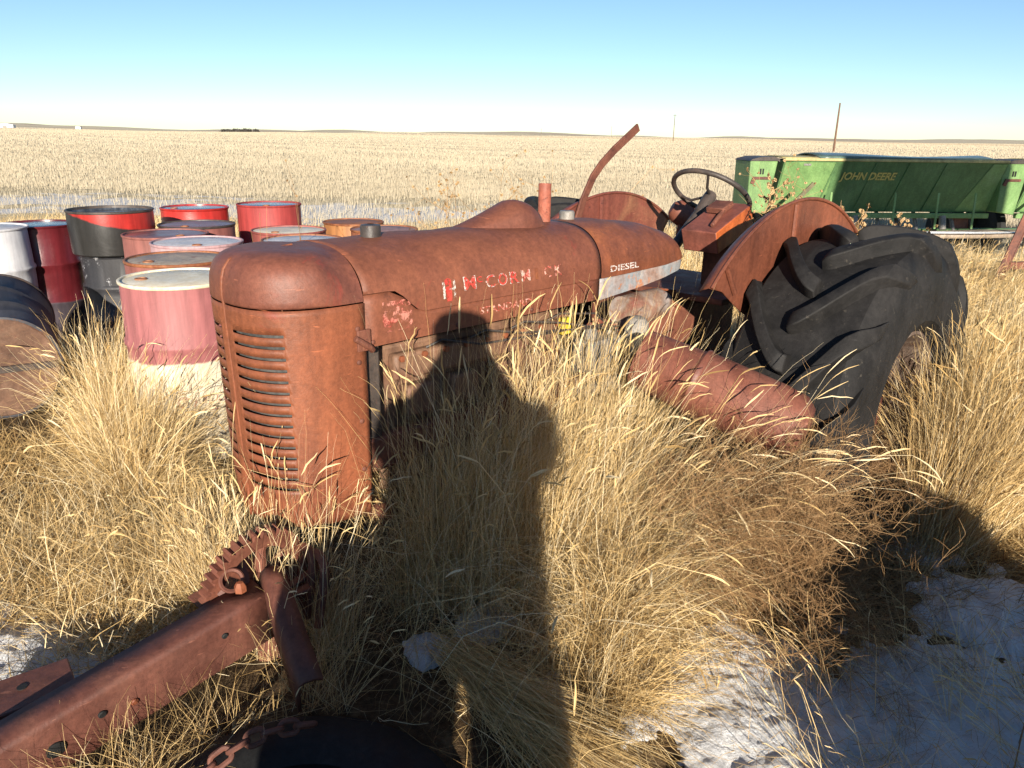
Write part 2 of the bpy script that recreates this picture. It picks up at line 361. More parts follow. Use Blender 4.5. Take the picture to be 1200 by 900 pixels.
# nose: cowl dome over grille shell
def plan(u, k, zoff=0.0, kf=None):
    """plan outline of the nose, u in -1..1 across, k scale 0..1; returns (s, y)"""
    a = u*math.pi/2; n = 2.6
    y = HW*k*math.copysign(abs(math.sin(a))**(2/n), a); f = abs(math.cos(a))**(2/n)
    if kf is not None: y *= 1+(kf/max(k, 1e-4)-1)*min(1.0, f*2.6) if k > 1e-3 else 1
    return (0.0-(0.305-0.25*(1-(k if kf is None else kf)))*f+zoff, y)
US = [math.copysign(abs(t)**0.85, t) for t in np.linspace(-1, 1, 61)]
rows = []
for q in np.linspace(0.0, 1.0, 22):
    th = q*math.pi/2; k = max(0.0, math.cos(th))**(2/NE) if q < 1 else 0.0; z = ZB+0.22*math.sin(th)**(2/NE)
    if z < 1.146: continue
    kf = max(0.0, 1-((z-ZB)/0.22)**5.0)**(1/5.0)
    rows.append([(0.03, -HW*k, z)]+[(*plan(u, k, 0, kf), z) for u in US]+[(0.03, HW*k, z)])
kk = (1-((1.143-ZB)/0.22)**NE)**(1/NE)
rows.insert(0, [(0.03, -HW*kk, 1.143)]+[(*plan(u, kk), 1.143) for u in US]+[(0.03, HW*kk, 1.143)])
rows.insert(0, [(0.03, -HW*kk+0.02, 1.142)]+[(*plan(u, kk-0.05, 0.008), 1.142) for u in US]+[(0.03, HW*kk-0.02, 1.142)])
mb = MB(); mb.grid(rows); mb.build('cowl', RUST2, TR, smooth=60)
# grille shell with slots
zs = [0.41, 0.43, 0.53]; kinds = ['b', 'b']; NS = 15; z = 0.545
zs.append(z); kinds.append('b')
for i in range(NS):
    zs += [z+0.0098, z+0.0365]; kinds += ['s', 'b']; z += 0.0365
zs += [1.10, 1.12, 1.139]; kinds += ['b', 'b', 'b']
US2 = sorted(set([round(u, 4) for u in np.linspace(-1, 1, 81)]+[-0.035, 0.035]))
rows = []
for z in zs:
    k = 0.995 if z > 0.53 else 0.96+0.035*(z-0.41)/0.12
    off = 0.03*(1.14-z)
    rows.append([(0.03, -HW*k, z)]+[(*plan(u, k, off), z) for u in US2]+[(0.03, HW*k, z)])
def slot(i, j):
    if i >= len(kinds) or kinds[i] != 's': return False
    if j < 1 or j > len(US2)-1: return False
    um = (US2[j-1]+US2[min(j, len(US2)-1)])/2
    return 0.045 < abs(um) < 0.53
mb = MB(); mb.grid(rows, skip=slot)
# centre rib
rib = []
for z in np.linspace(0.41, 1.30, 34):
    if z < 1.14: s, y = plan(0, 0.985, 0.03*(1.14-z))
    else:
        k = max(0, 1-((z-ZB)/0.22)**5.0)**(1/5.0); s, y = plan(0, k)
    rib.append((s-0.001, 0, z))
mb2 = MB(); mb2.tube(rib, 0.005, 8)
grille = mb.build('grille', RUSTG, TR, smooth=30, thick=0.0035)
mb2.build('centre_rib', RUSTG, TR)
mb = MB(); rows = []
for z in np.linspace(0.53, 1.12, 8): rows.append([(*plan(u, 0.985, 0.03*(1.14-z)+0.022), z) for u in np.linspace(-0.7, 0.7, 31)])
mb.grid(rows); mb.build('radiator_screen', SCREEN, TR, thick=0.004)
mb = MB(); mb.box((0.06, 0, 0.82), (0.10, 0.46, 0.58)); mb.build('radiator', DARKM, TR, bevel=0.01)
mb = MB(); mb.box((0.02, -0.272, 1.02), (0.05, 0.012, 0.07)); mb.tube([(-0.02, -0.285, 1.035), (0.03, -0.29, 1.0), (0.045, -0.285, 0.985)], 0.011, 8)
mb.build('latch', RUSTD, TR, bevel=0.003)
# things on the hood
mb = MB(); mb.lathe([(0.03, 1.28), (0.036, 1.285), (0.036, 1.338), (0.034, 1.343), (0.012, 1.346)], 24, Matrix.Translation((0.25, 0, 0))); mb.build('radiator_cap', DARKM, TR)
rows = []
for i, s in enumerate(np.linspace(0.60, 1.06, 18)):
    t = (s-0.60)/0.46; hgt = 0.10*(t/0.72)**1.25 if t < 0.72 else 0.10*max(0.0, 1-((t-0.72)/0.28)**2.4)**0.5
    w = 0.035+0.075*min(1, t*1.4); 
    if t > 0.8: w *= 1-0.25*(t-0.8)/0.2
    rows.append([(s, w*math.cos(a)*-1, 1.298+0.0+max(0.001, hgt)*math.sin(a)**0.8 if 0 < a < math.pi else 1.292) for a in np.linspace(0, math.pi, 17)])
mb = MB(); mb.grid(rows); mb.build('hood_bulge', RUST2, TR, smooth=50)
mb = MB(); mb.lathe([(0.024, 1.27), (0.0275, 1.275), (0.0275, 1.455), (0.0235, 1.455), (0.0235, 1.29)], 24, Matrix.Translation((1.14, 0, 0)))
mb.disc(0.0236, 1.35, 24, Matrix.Translation((1.14, 0, 0))); mb.build('exhaust_stack', worn('rust_stack', [(0.20, 0.07, 0.05), (0.32, 0.10, 0.065), (0.42, 0.20, 0.14)], 9, (0.5, 0.7), (0.12, 0.04, 0.03), 0.6), TR)
mb = MB(); mb.lathe([(0.03, 1.29), (0.034, 1.295), (0.034, 1.325), (0.03, 1.332), (0.005, 1.334)], 24, Matrix.Translation((1.31, 0.02, 0))); mb.build('filler_cap', GREYM, TR)
# lettering
RED = decal('flaking_red', (0.50, 0.035, 0.025), 0.54, 75, (0.45, 0.06, 0.04)); REDF = decal('faded_red_letters', (0.45, 0.06, 0.04), 0.53, 90, (0.6, 0.35, 0.28))
WHT = decal('flaking_white', (0.55, 0.50, 0.45), 0.50, 110); PINKD = decal('red_emblem', (0.38, 0.055, 0.04), 0.46, 40, (0.5, 0.2, 0.15))
def on_hood(s0, z0, off=0.003, sl=0.0): return lambda u, v: Vector((s0+u, -(hy(z0+v-sl*u, s0+u)+off), z0+v-sl*u))
def on_panel(s0, z0): return lambda u, v: Vector((s0+u, -(HW-0.006+0.0025), z0+v))
lettering('M', 0.062, 0.05, on_hood(0.452, 1.128), RED, TR, bold=0.001)
lettering('M', 0.070, 0.058, on_hood(0.448, 1.125, 0.002), WHT, TR)
lettering('c', 0.045, 0.026, on_hood(0.510, 1.146), RED, TR)
for i, chx in enumerate('CORMICK'):
    s0 = 0.555+i*0.061; 
    lettering(chx, 0.058, 0.015 if chx == 'I' else 0.042, on_hood(s0+(0.012 if chx == 'I' else 0), 1.125), RED if i < 3 else (RUSTO if i == 4 else REDF), TR, bold=0.001)
    if i < 4: lettering(chx, 0.064, 0.048, on_hood(s0-0.003, 1.122, 0.002), WHT, TR)
lettering('H', 0.088, 0.058, on_hood(0.352, 1.108, 0.002), WHT, TR, 'emblem')
lettering('i', 0.104, 0.030, on_hood(0.362, 1.104, 0.0035), RED, TR, 'emblem', bold=0.006)
lettering('STANDARD', 0.036, 0.27, on_panel(0.525, 1.028), REDF, TR, bold=0.0005)
lettering('DIESEL', 0.036, 0.20, on_hood(1.27, 1.102), decal('diesel_white', (0.60, 0.54, 0.50), 0.53, 150), TR, bold=0.0006)
mb = MB(); mb.grid([[on_panel(0.10, 1.03)(u, v) for u in np.linspace(0, 0.12, 6)] for v in np.linspace(0, 0.1, 5)]); mb.build('emblem', PINKD, TR)
for s_ in (0.06, 0.42, 0.80, 1.17):
    mb = MB(); mb.lathe([(0.0085, 0), (0.0085, 0.004), (0.005, 0.0065), (0.0001, 0.007)], 12, Matrix.Translation((s_, -(HW-0.008), 1.005)) @ Matrix.Rotation(R(90), 4, 'X')); mb.build('bolt', RUSTD, TR)
for z_ in (1.06, 0.95, 0.75, 0.58):
    mb = MB(); mb.lathe([(0.0085, 0), (0.0085, 0.004), (0.005, 0.0065), (0.0001, 0.007)], 12, Matrix.Translation((-0.0, -0.268, z_)) @ Matrix.Rotation(R(90), 4, 'X')); mb.build('bolt', RUSTD, TR)
# engine and running gear under the hood
mb = MB(); mb.box((0.62, 0, 0.72), (0.95, 0.30, 0.46)); mb.box((0.62, -0.17, 0.87), (0.85, 0.05, 0.10)); mb.box((0.62, 0, 0.45), (0.9, 0.26, 0.12))
for i in range(4): mb.box((0.3+i*0.21, -0.18, 0.74), (0.13, 0.06, 0.12))
mb.build('engine_block', worn('engine_rust', [(0.13, 0.068, 0.045), (0.19, 0.11, 0.07), (0.15, 0.058, 0.036)], 6, (0.5, 0.7)), TR, bevel=0.015)
mb = MB()
for sg in (-1, 1): mb.box((0.75, sg*0.22, 0.60), (1.75, 0.05, 0.12))
mb.box((-0.02, 0, 0.58), (0.10, 0.44, 0.12)); mb.build('frame_rail', RUSTD, TR, bevel=0.008)
T4 = Matrix.Translation
mb = MB(); mb.lathe([(0.0, 0.74), (0.03, 0.745), (0.05, 0.77), (0.055, 0.84), (0.05, 0.88), (0.03, 0.90), (0.0, 0.905)], 24, T4((1.42, -0.20, 0)) @ Matrix.Rotation(R(8), 4, 'X')); mb.build('filter_bowl', GREYM, TR)
mb = MB(); mb.tube([(1.50, -0.17, 0.875), (1.62, -0.17, 0.875), (1.78, -0.17, 0.88), (1.84, -0.17, 0.88)], [0.075, 0.08, 0.075, 0.05], 20)
mb.build('starter_motor', PINKW, TR)
mb = MB(); mb.bar((1.80, -0.18, 0.92), (1.92, -0.21, 0.84), 0.03, 0.018); mb.bar((1.78, -0.16, 0.95), (1.90, -0.18, 0.93), 0.04, 0.01); mb.tube([(1.88, -0.12, 0.86), (2.0, -0.15, 0.87)], 0.018); mb.build('control_linkage', RUSTG, TR, bevel=0.003)
mb = MB(); mb.tube([(1.45, -0.10, 0.73), (1.50, -0.10, 0.73), (1.95, -0.11, 0.72), (2.02, -0.11, 0.72)], [0.07, 0.095, 0.10, 0.08], 24); mb.tube([(1.44, -0.10, 0.73), (1.46, -0.10, 0.73)], 0.11, 24)
mb.build('clutch_housing', SALMON, TR)
mb = MB(); mb.tube([(1.05, -0.28, 0.60), (1.30, -0.28, 0.60)], 0.032, 14); mb.tube([(1.28, -0.28, 0.60), (1.34, -0.28, 0.60)], 0.04, 14); mb.build('fuel_line', GREYM, TR)
mb = MB(); mb.box((1.03, -0.235, 0.90), (0.05, 0.03, 0.07)); mb.build('warning_plate', YELLOW, TR, bevel=0.004)
mb = MB(); mb.box((2.1, 0, 0.62), (0.75, 0.42, 0.48)); mb.tube([(2.2, -0.72, 0.465), (2.2, 0.72, 0.465)], 0.12, 20); mb.build('transmission', RUSTD, TR, bevel=0.03)
mb = MB(); mb.box((2.25, 0, 0.90), (0.62, 0.86, 0.03)); mb.build('platform', RUSTD, TR, bevel=0.005)
mb = MB(); mb.tube([(0.12, -0.2, 0.34), (0.12, 0.2, 0.34)], 0.045, 14); mb.build('front_axle', RUSTD, TR)
for k in range(4):
    mb = MB(); mb.tube([(1.40, -0.24, 0.80+0.02*k), (1.2-0.22*k, -0.255, 0.93-0.006*k), (1.0-0.21*k, -0.235, 0.955), (0.95-0.21*k, -0.21, 0.93)], 0.0045, 6); mb.build('injection_line', DARKM, TR)
for k in range(9):
    mb = MB(); mb.lathe([(0.012, 0), (0.012, 0.010), (0.0, 0.012)], 6, Matrix.Translation((0.22+0.1*k, -0.197, 0.905)) @ Matrix.Rotation(R(90), 4, 'X')); mb.build('bolt', RUSTG, TR)
mb = MB(); mb.box((1.30, -0.2, 0.72), (0.22, 0.12, 0.16)); mb.tube([(1.22, -0.22, 0.80), (1.22, -0.22, 0.86)], 0.03, 12); mb.tube([(1.36, -0.22, 0.80), (1.36, -0.22, 0.84)], 0.022, 12); mb.build('injection_pump', GREYM, TR, bevel=0.012)
mb = MB(); mb.tube([(1.60, -0.22, 0.70), (1.72, -0.27, 0.60), (1.90, -0.25, 0.58), (2.05, -0.2, 0.66)], 0.016, 8); mb.build('hose', RUBBERD, TR)
# steering
d = Vector((0.78, 0, 0.625)).normalized(); dn = Vector((0.58, 0, 0.81)).normalized()
hubp = Vector((2.456, 0, 1.347))
mb = MB(); mb.tube([(2.02, 0, 1.0), hubp-d*0.30, hubp-d*0.10], [0.028, 0.028, 0.024], 14); mb.build('steering_column', DARKM, TR)
M = Matrix.Translation(hubp) @ dn.to_track_quat('Z', 'X').to_matrix().to_4x4()
mb = MB(); mb.lathe([(0.215+0.0135*math.cos(a), 0.015+0.0135*math.sin(a)) for a in np.linspace(0, 2*math.pi, 12, endpoint=False)], 56, M, close=True)
sw = mb.build('steering_wheel', DARKM, TR)
mb = MB()
for k in range(3):
    a = R(20+120*k); mb.tube([M @ Vector((0.02*math.cos(a), 0.02*math.sin(a), 0.0)), M @ Vector((0.12*math.cos(a), 0.12*math.sin(a), -0.02)), M @ Vector((0.215*math.cos(a), 0.215*math.sin(a), 0.013))], 0.0075, 8)
mb.tube([hubp-d*0.13, hubp-d*0.03, hubp+d*0.012, hubp+d*0.016], [0.026, 0.034, 0.034, 0.02], 18)
mb.build('hub', DARKM, sw)
# seat: tilted rusty box with an orange side
ca, cb = Vector((2.041, -0.302, 1.210)), Vector((2.361, -0.302, 1.332))
ax = (cb-ca); ln = ax.length; ax.normalize(); nrm = Vector((-ax.z, 0, ax.x))
def sp(u, v, w): return ca+ax*u+Vector((0, 1, 0))*v+nrm*w
mb = MB(); V8 = [sp(u, v, w) for w in (-0.115, 0) for v in (0, 0.20) for u in (0, ln)]
mb.m = 0; mb.add(V8, [(4, 5, 7, 6), (0, 2, 6, 4), (2, 3, 7, 6), (1, 3, 7, 5), (0, 1, 3, 2)]); mb.m = 1; mb.add(V8, [(0, 1, 5, 4)])
mb.build('seat', [SALMON, ORANGE], TR, bevel=0.006)
mb = MB(); mb.tube([sp(0.05, 0.05, 0.012), sp(0.3, 0.1, 0.02)], 0.012, 8); mb.box(sp(0.24, 0.12, 0.02), (0.10, 0.10, 0.03), Matrix.Rotation(R(-20), 3, 'Y')); mb.build('seat_spring', RUSTD, TR, bevel=0.004)
mb = MB(); mb.box(sp(0.17, 0.10, -0.24), (0.14, 0.14, 0.34)); mb.build('seat_pedestal', RUSTD, TR, bevel=0.01)
# lamp
ld = Vector((0.55, -0.55, -0.35)).normalized(); Ml = Matrix.Translation((2.72, 0.34, 1.215)) @ (-ld).to_track_quat('Z', 'Y').to_matrix().to_4x4()
mb = MB(); mb.lathe([(0.0, 0.075), (0.04, 0.07), (0.068, 0.04), (0.075, 0.0), (0.078, -0.07), (0.084, -0.075), (0.078, -0.078), (0.07, -0.06), (0.0, -0.03)], 28, Ml); mb.build('headlight', RUST2, TR)
mb = MB(); mb.tube([(2.70, 0.33, 1.16), (2.62, 0.30, 1.0), (2.6, 0.3, 0.9)], 0.016); mb.build('lamp_bracket', RUSTD, TR)
# bent lever
mb = MB(); P_ = [(2.02, 0.58, 1.15), (2.083, 0.58, 1.305), (2.150, 0.57, 1.43), (2.21, 0.56, 1.50), (2.31, 0.555, 1.575), (2.509, 0.55, 1.697)]
for a, b in zip(P_[:-1], P_[1:]): mb.bar(a, Vector(b)+(Vector(b)-Vector(a)).normalized()*0.008, 0.014, 0.046, (0, 1, 0) if 0 else (-1, 0, 1))
mb.build('lever', RUSTD, TR, bevel=0.003)
# fenders
def fender(sc, zc_, y, inw, mat):
    ctr = (sc, zc_); Ro = 1.055; mb = MB()
    a0, a1 = R(135.5), R(55)
    As = np.linspace(a0, a1, 40)
    outer = [(ctr[0]+Ro*math.cos(a), ctr[1]+Ro*math.sin(a)) for a in As]
    inner = [(ctr[0]+(0.62+0.36*math.exp(-i/2.5))*math.cos(a), ctr[1]+(0.62+0.36*math.exp(-i/2.5))*math.sin(a)) for i, a in enumerate(np.linspace(R(133), a1, 40))]
    mb.grid([[(x, y, z) for x, z in outer]]+[[(x*(1-t)+x2*t, y, z*(1-t)+z2*t) for (x, z), (x2, z2) in zip(outer, inner)] for t in (0.03, 0.3, 0.6, 1.0)])
    mb.grid([[(ctr[0]+r*math.cos(a), yy, ctr[1]+r*math.sin(a)) for a in As] for r, yy in ((Ro, y), (Ro+0.004, y+inw*0.15), (Ro-0.012, y+inw*0.6), (Ro-0.035, y+inw))])
    o = mb.build('fender', mat, TR, smooth=50, thick=0.004)
    sgn = -1 if inw > 0 else 1
    for a in (R(96), R(129)):
        mb = MB(); mb.tube([(ctr[0]+r*math.cos(a+0.10*(1-r/Ro)), y+sgn*0.006, ctr[1]+r*math.sin(a)) for r in np.linspace(0.65 if a < 2 else 0.9, 1.045, 10)], 0.012, 8)
        mb.build('stiffener', mat, o)
    mb = MB(); mb.tube([(ctr[0]+(Ro+0.002)*math.cos(a), y+sgn*0.003, ctr[1]+(Ro+0.002)*math.sin(a)) for a in As], 0.008, 8); mb.build('edge_bead', mat, o)
fender(2.14, 0.336, -0.69, 0.07, FENDM)
fender(2.40, 0.275, 0.62, 0.10, FFEND)
# rear wheels
def tyre_mesh():
    rp = [(0.36, -0.19), (0.375, -0.23), (0.44, -0.285), (0.54, -0.290), (0.64, -0.286), (0.715, -0.262), (0.752, -0.23), (0.768, -0.12), (0.772, 0), (0.768, 0.12), (0.752, 0.23), (0.715, 0.262), (0.64, 0.286), (0.54, 0.290), (0.44, 0.285), (0.375, 0.23), (0.36, 0.19)]
    mb = MB(); mb.lathe(rp, 96)
    nl = 14
    TW = 0.238
    def surf(w):                                     # radius and lateral place along the half tread, w 0..1.35
        if w < 1: return (0.770-0.020*w*w, TW*w)
        t = (w-1)/0.4; return (0.748-0.11*t, TW+0.05*t)
    for sd in (-1, 1):
        for k in range(nl):
            a0 = 2*math.pi*(k+(0.5 if sd > 0 else 0))/nl
            rings = []
            for w in np.linspace(-0.10, 1.36, 17):
                r, y = surf(max(w, -0.1)); y = TW*w if w < 1 else y
                a = a0-0.40*max(0, min(w, 1.36))**1.35
                e0 = min(1, (w+0.10)/0.12); e1 = min(1, max(0, (1.36-w)/0.34)); hgt = 0.004+0.058*(0.55+0.45*e0)*e1**0.8
                hw = 0.047+0.012*max(0, min(w, 1)); rr = r-0.008; da, db = hw/0.77, hw*0.74/0.77
                t = min(1, max(0, (w-0.85)/0.35)); t = t*t*(3-2*t); cr, cy = hgt*(1-0.55*t), hgt*0.8*t
                rings.append([(q*math.cos(b), q*math.sin(b), sd*yy) for q, yy, b in [(rr, y-0.004*t, a-da), (r+cr, y+cy, a-db), (r+cr+0.003, y+cy, a), (r+cr, y+cy, a+db), (rr, y-0.004*t, a+da)]])
            mb.grid(rings, closed=False); mb.add(rings[0], [(0, 1, 2, 3, 4)]); mb.add(rings[-1], [(0, 1, 2, 3, 4)])
    return mb
def rear_wheel(y, tilt):
    Mw = Matrix.Translation((2.20, y, 0.465)) @ Matrix.Rotation(tilt, 4, 'X') @ Matrix.Rotation(R(90), 4, 'X')
    mb = tyre_mesh(); vs = []
    for v in mb.v:
        q = Mw @ Vector(v)
        if q.z < 0.12:                                # the flat tyre spreads where it carries the tractor
            dz = 0.12-q.z; q.z = 0.12-dz*0.30; q.y += (q.y-y)*dz*0.9
        vs.append(tuple(q))
    mb.v = vs
    ty = mb.build('rear_tyre', RUBBER, TR, smooth=32, bevel=0)
    md = ty.modifiers.new('b', 'BEVEL'); md.width = 0.014; md.segments = 3; md.limit_method = 'ANGLE'; md.angle_limit = R(45)
    rm = MB(); sg = 1
    rm.lathe([(0.375, 0.245), (0.39, 0.24), (0.39, 0.23), (0.36, 0.21), (0.35, 0.16), (0.32, 0.12), (0.32, -0.12), (0.35, -0.16), (0.36, -0.21), (0.39, -0.23), (0.39, -0.24), (0.375, -0.245), (0.35, -0.21), (0.33, -0.15), (0.30, -0.12), (0.30, 0.10), (0.33, 0.15), (0.35, 0.21)], 64, Mw, close=True)
    rim = rm.build('rear_rim', worn('rim_rust', [(0.06, 0.035, 0.026), (0.12, 0.085, 0.065), (0.20, 0.17, 0.145)], 6, (0.5, 0.7), (0.10, 0.045, 0.03), 0.6), TR)
    hb = MB(); hb.lathe([(0.305, 0.02), (0.25, 0.06), (0.18, 0.05), (0.16, 0.09), (0.09, 0.10), (0.085, 0.13), (0.0, 0.135)], 40, Mw)
    hb.lathe([(0.305, 0.0), (0.25, 0.04), (0.0, 0.02)], 40, Mw)
    for k in range(8):
        a = R(45*k); hb.lathe([(0.014, 0.06), (0.014, 0.085), (0.0, 0.088)], 6, Mw @ Matrix.Translation((0.21*math.cos(a), 0.21*math.sin(a), 0)))
    hb.build('wheel_hub', RUSTD, rim)
rear_wheel(-0.98, R(-2)); rear_wheel(0.93, 0)
# rusted cylinder beside the platform
iw = TR.matrix_basis.inverted()
def wl(p):
    M_ = Matrix.Translation((-0.680, 2.541, 0)) @ Matrix.Rotation(R(45), 4, 'Z'); return M_.inverted() @ Vector(p)
A_, B_ = wl((0.52, 2.98, 0.80)), wl((1.10, 2.66, 0.615)); dd = (B_-A_)
mb = MB(); mb.tube([A_+dd*t for t in (0, 0.34, 0.36, 0.80, 0.93, 0.985, 1.0)], [0.118, 0.128, 0.134, 0.132, 0.122, 0.09, 0.04], 32); st_ = mb.build('side_tank', worn('rust_cylinder', [(0.13, 0.047, 0.032), (0.18, 0.064, 0.040), (0.22, 0.088, 0.060)], 3.0, (0.5, 0.7), (0.10, 0.04, 0.028), 0.66, (6, 6, 2)), TR)
mb = MB(); mb.tube([A_+dd*t for t in (0.335, 0.35, 0.365, 0.38)], [0.131, 0.140, 0.140, 0.133], 32); mb.build('band', RUST2, st_)
mb = MB(); mb.bar(A_+dd*0.1, (1.55, -0.25, 0.62), 0.06, 0.06); mb.build('tank_bracket', RUSTD, st_)

# ------------------------------------------------------------------ oil drums
def drum_mat(name, up, low=None, split=0.4, dirt_or_glint=(0.16, 0.07, 0.04), amt=0.66, loc=(0, 0, 0), rough=(0.5, 0.75), slant=None):
    """painted drum: upper and lower colour meeting at height split, rust, or painted glints on the black drum, at scratches and at the foot"""
    m, nt, bs = newmat(name); v = mapped(nt, (1, 1, 1), loc); ob = mapped(nt)
    sp = N(nt, 'ShaderNodeSeparateXYZ'); nt.links.new(ob, sp.inputs[0])
    n1 = noise(nt, 4, 8, 0.65, v, 0.5)
    c = mixc(nt, 0.5, up, ramp(nt, [(0.3, (0.34,)*3), (0.7, (0.66,)*3)], n1.outputs[0]).outputs[0], 'OVERLAY')
    if low:
        zz = sp.outputs[2]
        if slant: zz = math_(nt, 'ADD', zz, math_(nt, 'MULTIPLY', sp.outputs[0], slant))
        zz = math_(nt, 'ADD', zz, math_(nt, 'MULTIPLY', n1.outputs[0], 0.05))
        f = ramp(nt, [(0.0, (0, 0, 0)), (1.0, (1, 1, 1))], math_(nt, 'MULTIPLY', math_(nt, 'SUBTRACT', zz, split), 80, True)).outputs[0]
        lowc = mixc(nt, 0.4, low, ramp(nt, [(0.3, (0.34,)*3), (0.7, (0.66,)*3)], noise(nt, 6, 7, 0.7, v).outputs[0]).outputs[0], 'OVERLAY')
        c = mixc(nt, f, lowc, c)
    n2 = noise(nt, 9, 10, 0.78, mapped(nt, (1, 1, 0.6), loc))
    st_ = noise(nt, 2.2, 7, 0.65, mapped(nt, (8, 8, 0.7), loc)); c = mixc(nt, 0.55, c, ramp(nt, [(0.35, (0.26,)*3), (0.65, (0.70,)*3)], st_.outputs[0]).outputs[0], 'OVERLAY')
    thr = math_(nt, 'ADD', n2.outputs[0], math_(nt, 'MULTIPLY', math_(nt, 'SUBTRACT', 0.12, sp.outputs[2], True), 1.2))
    f2 = ramp(nt, [(amt, (0, 0, 0)), (amt+0.05, (1, 1, 1))], thr).outputs[0]
    c = mixc(nt, f2, c, dirt_or_glint); nt.links.new(c, bs.inputs['Base Color'])
    rr = N(nt, 'ShaderNodeMapRange'); rr.inputs[3].default_value = rough[0]; rr.inputs[4].default_value = rough[1]
    nt.links.new(n1.outputs[0], rr.inputs[0]); nt.links.new(rr.outputs[0], bs.inputs['Roughness'])
    bump(nt, bs, math_(nt, 'ADD', n2.outputs[0], math_(nt, 'MULTIPLY', n1.outputs[0], 4)), 0.15, 0.006)
    return m
RIMR = worn('rim_rust_orange', [(0.16, 0.055, 0.03), (0.26, 0.10, 0.045), (0.30, 0.14, 0.07)], 9, (0.5, 0.7))
OILY = worn('oily_lid', [(0.020, 0.024, 0.032), (0.045, 0.055, 0.07), (0.16, 0.18, 0.20)], 7, (0.06, 0.22), (0.012, 0.012, 0.014), 0.62, spec=0.8)
CREAM = worn('cream_lid', [(0.62, 0.54, 0.40), (0.76, 0.69, 0.54), (0.70, 0.60, 0.44)], 4, (0.35, 0.5), (0.32, 0.20, 0.10), 0.70)
GREYL = worn('grey_worn_lid', [(0.46, 0.43, 0.42), (0.60, 0.58, 0.58), (0.48, 0.36, 0.26)], 4, (0.3, 0.5), (0.22, 0.10, 0.05), 0.66)
PURPL = worn('faded_dark_lid', [(0.14, 0.075, 0.07), (0.20, 0.10, 0.09), (0.26, 0.17, 0.16)], 4, (0.25, 0.45), (0.09, 0.04, 0.03), 0.66)
def drum(label, x, y, h, body, lid, rim=None, r=0.285, zb=-0.01, rotz=0, bung=True, depth=0.010, M=None, name='oil_drum'):
    root = empty(name, (x, y, zb), rotz, label, 'barrel', 'old oil drums dumped beside the tractor')
    if M: root.matrix_world = M
    rows = [(r-0.004, 0.0), (r+0.006, 0.004), (r+0.006, 0.016), (r, 0.022)]
    for q in (1/3, 2/3):
        zc = h*q; rows += [(r, zc-h/6+0.0), (r, zc-h/12), (r, zc-0.022), (r+0.011, zc-0.007), (r+0.011, zc+0.007), (r, zc+0.022)]
    rows += [(r, h-0.02)]
    mb = MB(); mb.lathe(rows, 56); mb.disc(r-0.004, 0.003, 56)
    sd_ = random.uniform(0, 6); dents = [(random.uniform(0, 6.28), random.uniform(0.15, h-0.1), random.uniform(0.008, 0.022), random.uniform(0.06, 0.14)) for _ in range(6)]
    def dent(v):
        rr = math.hypot(v[0], v[1])
        if rr < r*0.9: return v
        a = math.atan2(v[1], v[0]); dr_ = 0.003*math.sin(3*a+sd_+4*v[2])
        for da, dz, dd_, dw in dents: dr_ -= dd_*math.exp(-((min(abs(a-da+6.283*k) for k in (-1, 0, 1))*r)**2+(v[2]-dz)**2)/dw**2)
        return (v[0]*(1+dr_/rr), v[1]*(1+dr_/rr), v[2])
    mb.v = [dent(v) for v in mb.v]; mb.build('body', body, root, smooth=40)
    mb = MB(); mb.lathe([(r, h-0.02), (r+0.007, h-0.014), (r+0.007, h-0.003), (r+0.002, h), (r-0.006, h-0.002), (r-0.007, h-depth)], 56); mb.build('rim', rim or body, root, smooth=50)
    mb = MB(); mb.lathe([(r-0.006, h-depth), (r-0.03, h-depth-0.001), (r-0.04, h-depth+0.003), (0.10, h-depth+0.004), (0.0001, h-depth+0.003)], 48); ld_ = mb.build('lid', lid, root, smooth=50)
    if bung:
        mb = MB(); mb.lathe([(0.032, h-depth), (0.030, h-depth+0.009), (0.022, h-depth+0.010), (0.020, h-depth+0.006), (0.0001, h-depth+0.006)], 20, Matrix.Translation((-0.17, -0.06, 0)))
        mb.build('bung', RIMR, ld_, smooth=40)
    return root
PINKCR = drum_mat('drum_pink_cream', (0.30, 0.105, 0.105), (0.66, 0.59, 0.45), 0.565, amt=0.68)
d0 = drum('pink drum with a cream lower half and flat cream lid right beside the tractor nose', -1.72, 3.92, 0.94, PINKCR, CREAM, CREAM)
SCR = decal('faint_red_scrawl', (0.50, 0.16, 0.12), 0.50, 60, (0.55, 0.35, 0.25))
def on_drum(a0, z0, r=0.2885): return lambda u, v: Vector((r*math.cos(a0+u/r), r*math.sin(a0+u/r), z0+v))
lettering('S', 0.16, 0.085, on_drum(R(-88), 0.27), SCR, d0, shear=0.3); lettering('ldebb', 0.12, 0.19, on_drum(R(-68), 0.29), SCR, d0, shear=0.3)
drum('salmon drum with a rust streaked cream lid behind the pink and cream one', -1.99, 4.54, 0.94, drum_mat('drum_salmon_a', (0.23, 0.085, 0.07), loc=(1, 2, 3)), worn('rusty_cream_lid', [(0.26, 0.17, 0.10), (0.40, 0.33, 0.24), (0.46, 0.40, 0.32)], 3, (0.4, 0.6), (0.20, 0.08, 0.04), 0.6), RIMR, rotz=0.6)
drum('pale pink drum with a light grey lid third from the front of the barrel row', -2.10, 5.12, 0.96, drum_mat('drum_pale_pink', (0.42, 0.26, 0.27), amt=0.72, loc=(4, 2, 3)), GREYL, rotz=1.6)
drum('salmon drum with a dark purple lid left of the pale pink one', -2.51, 5.58, 0.95, drum_mat('drum_salmon_b', (0.24, 0.09, 0.075), loc=(7, 2, 3)), PURPL, rotz=2.2)
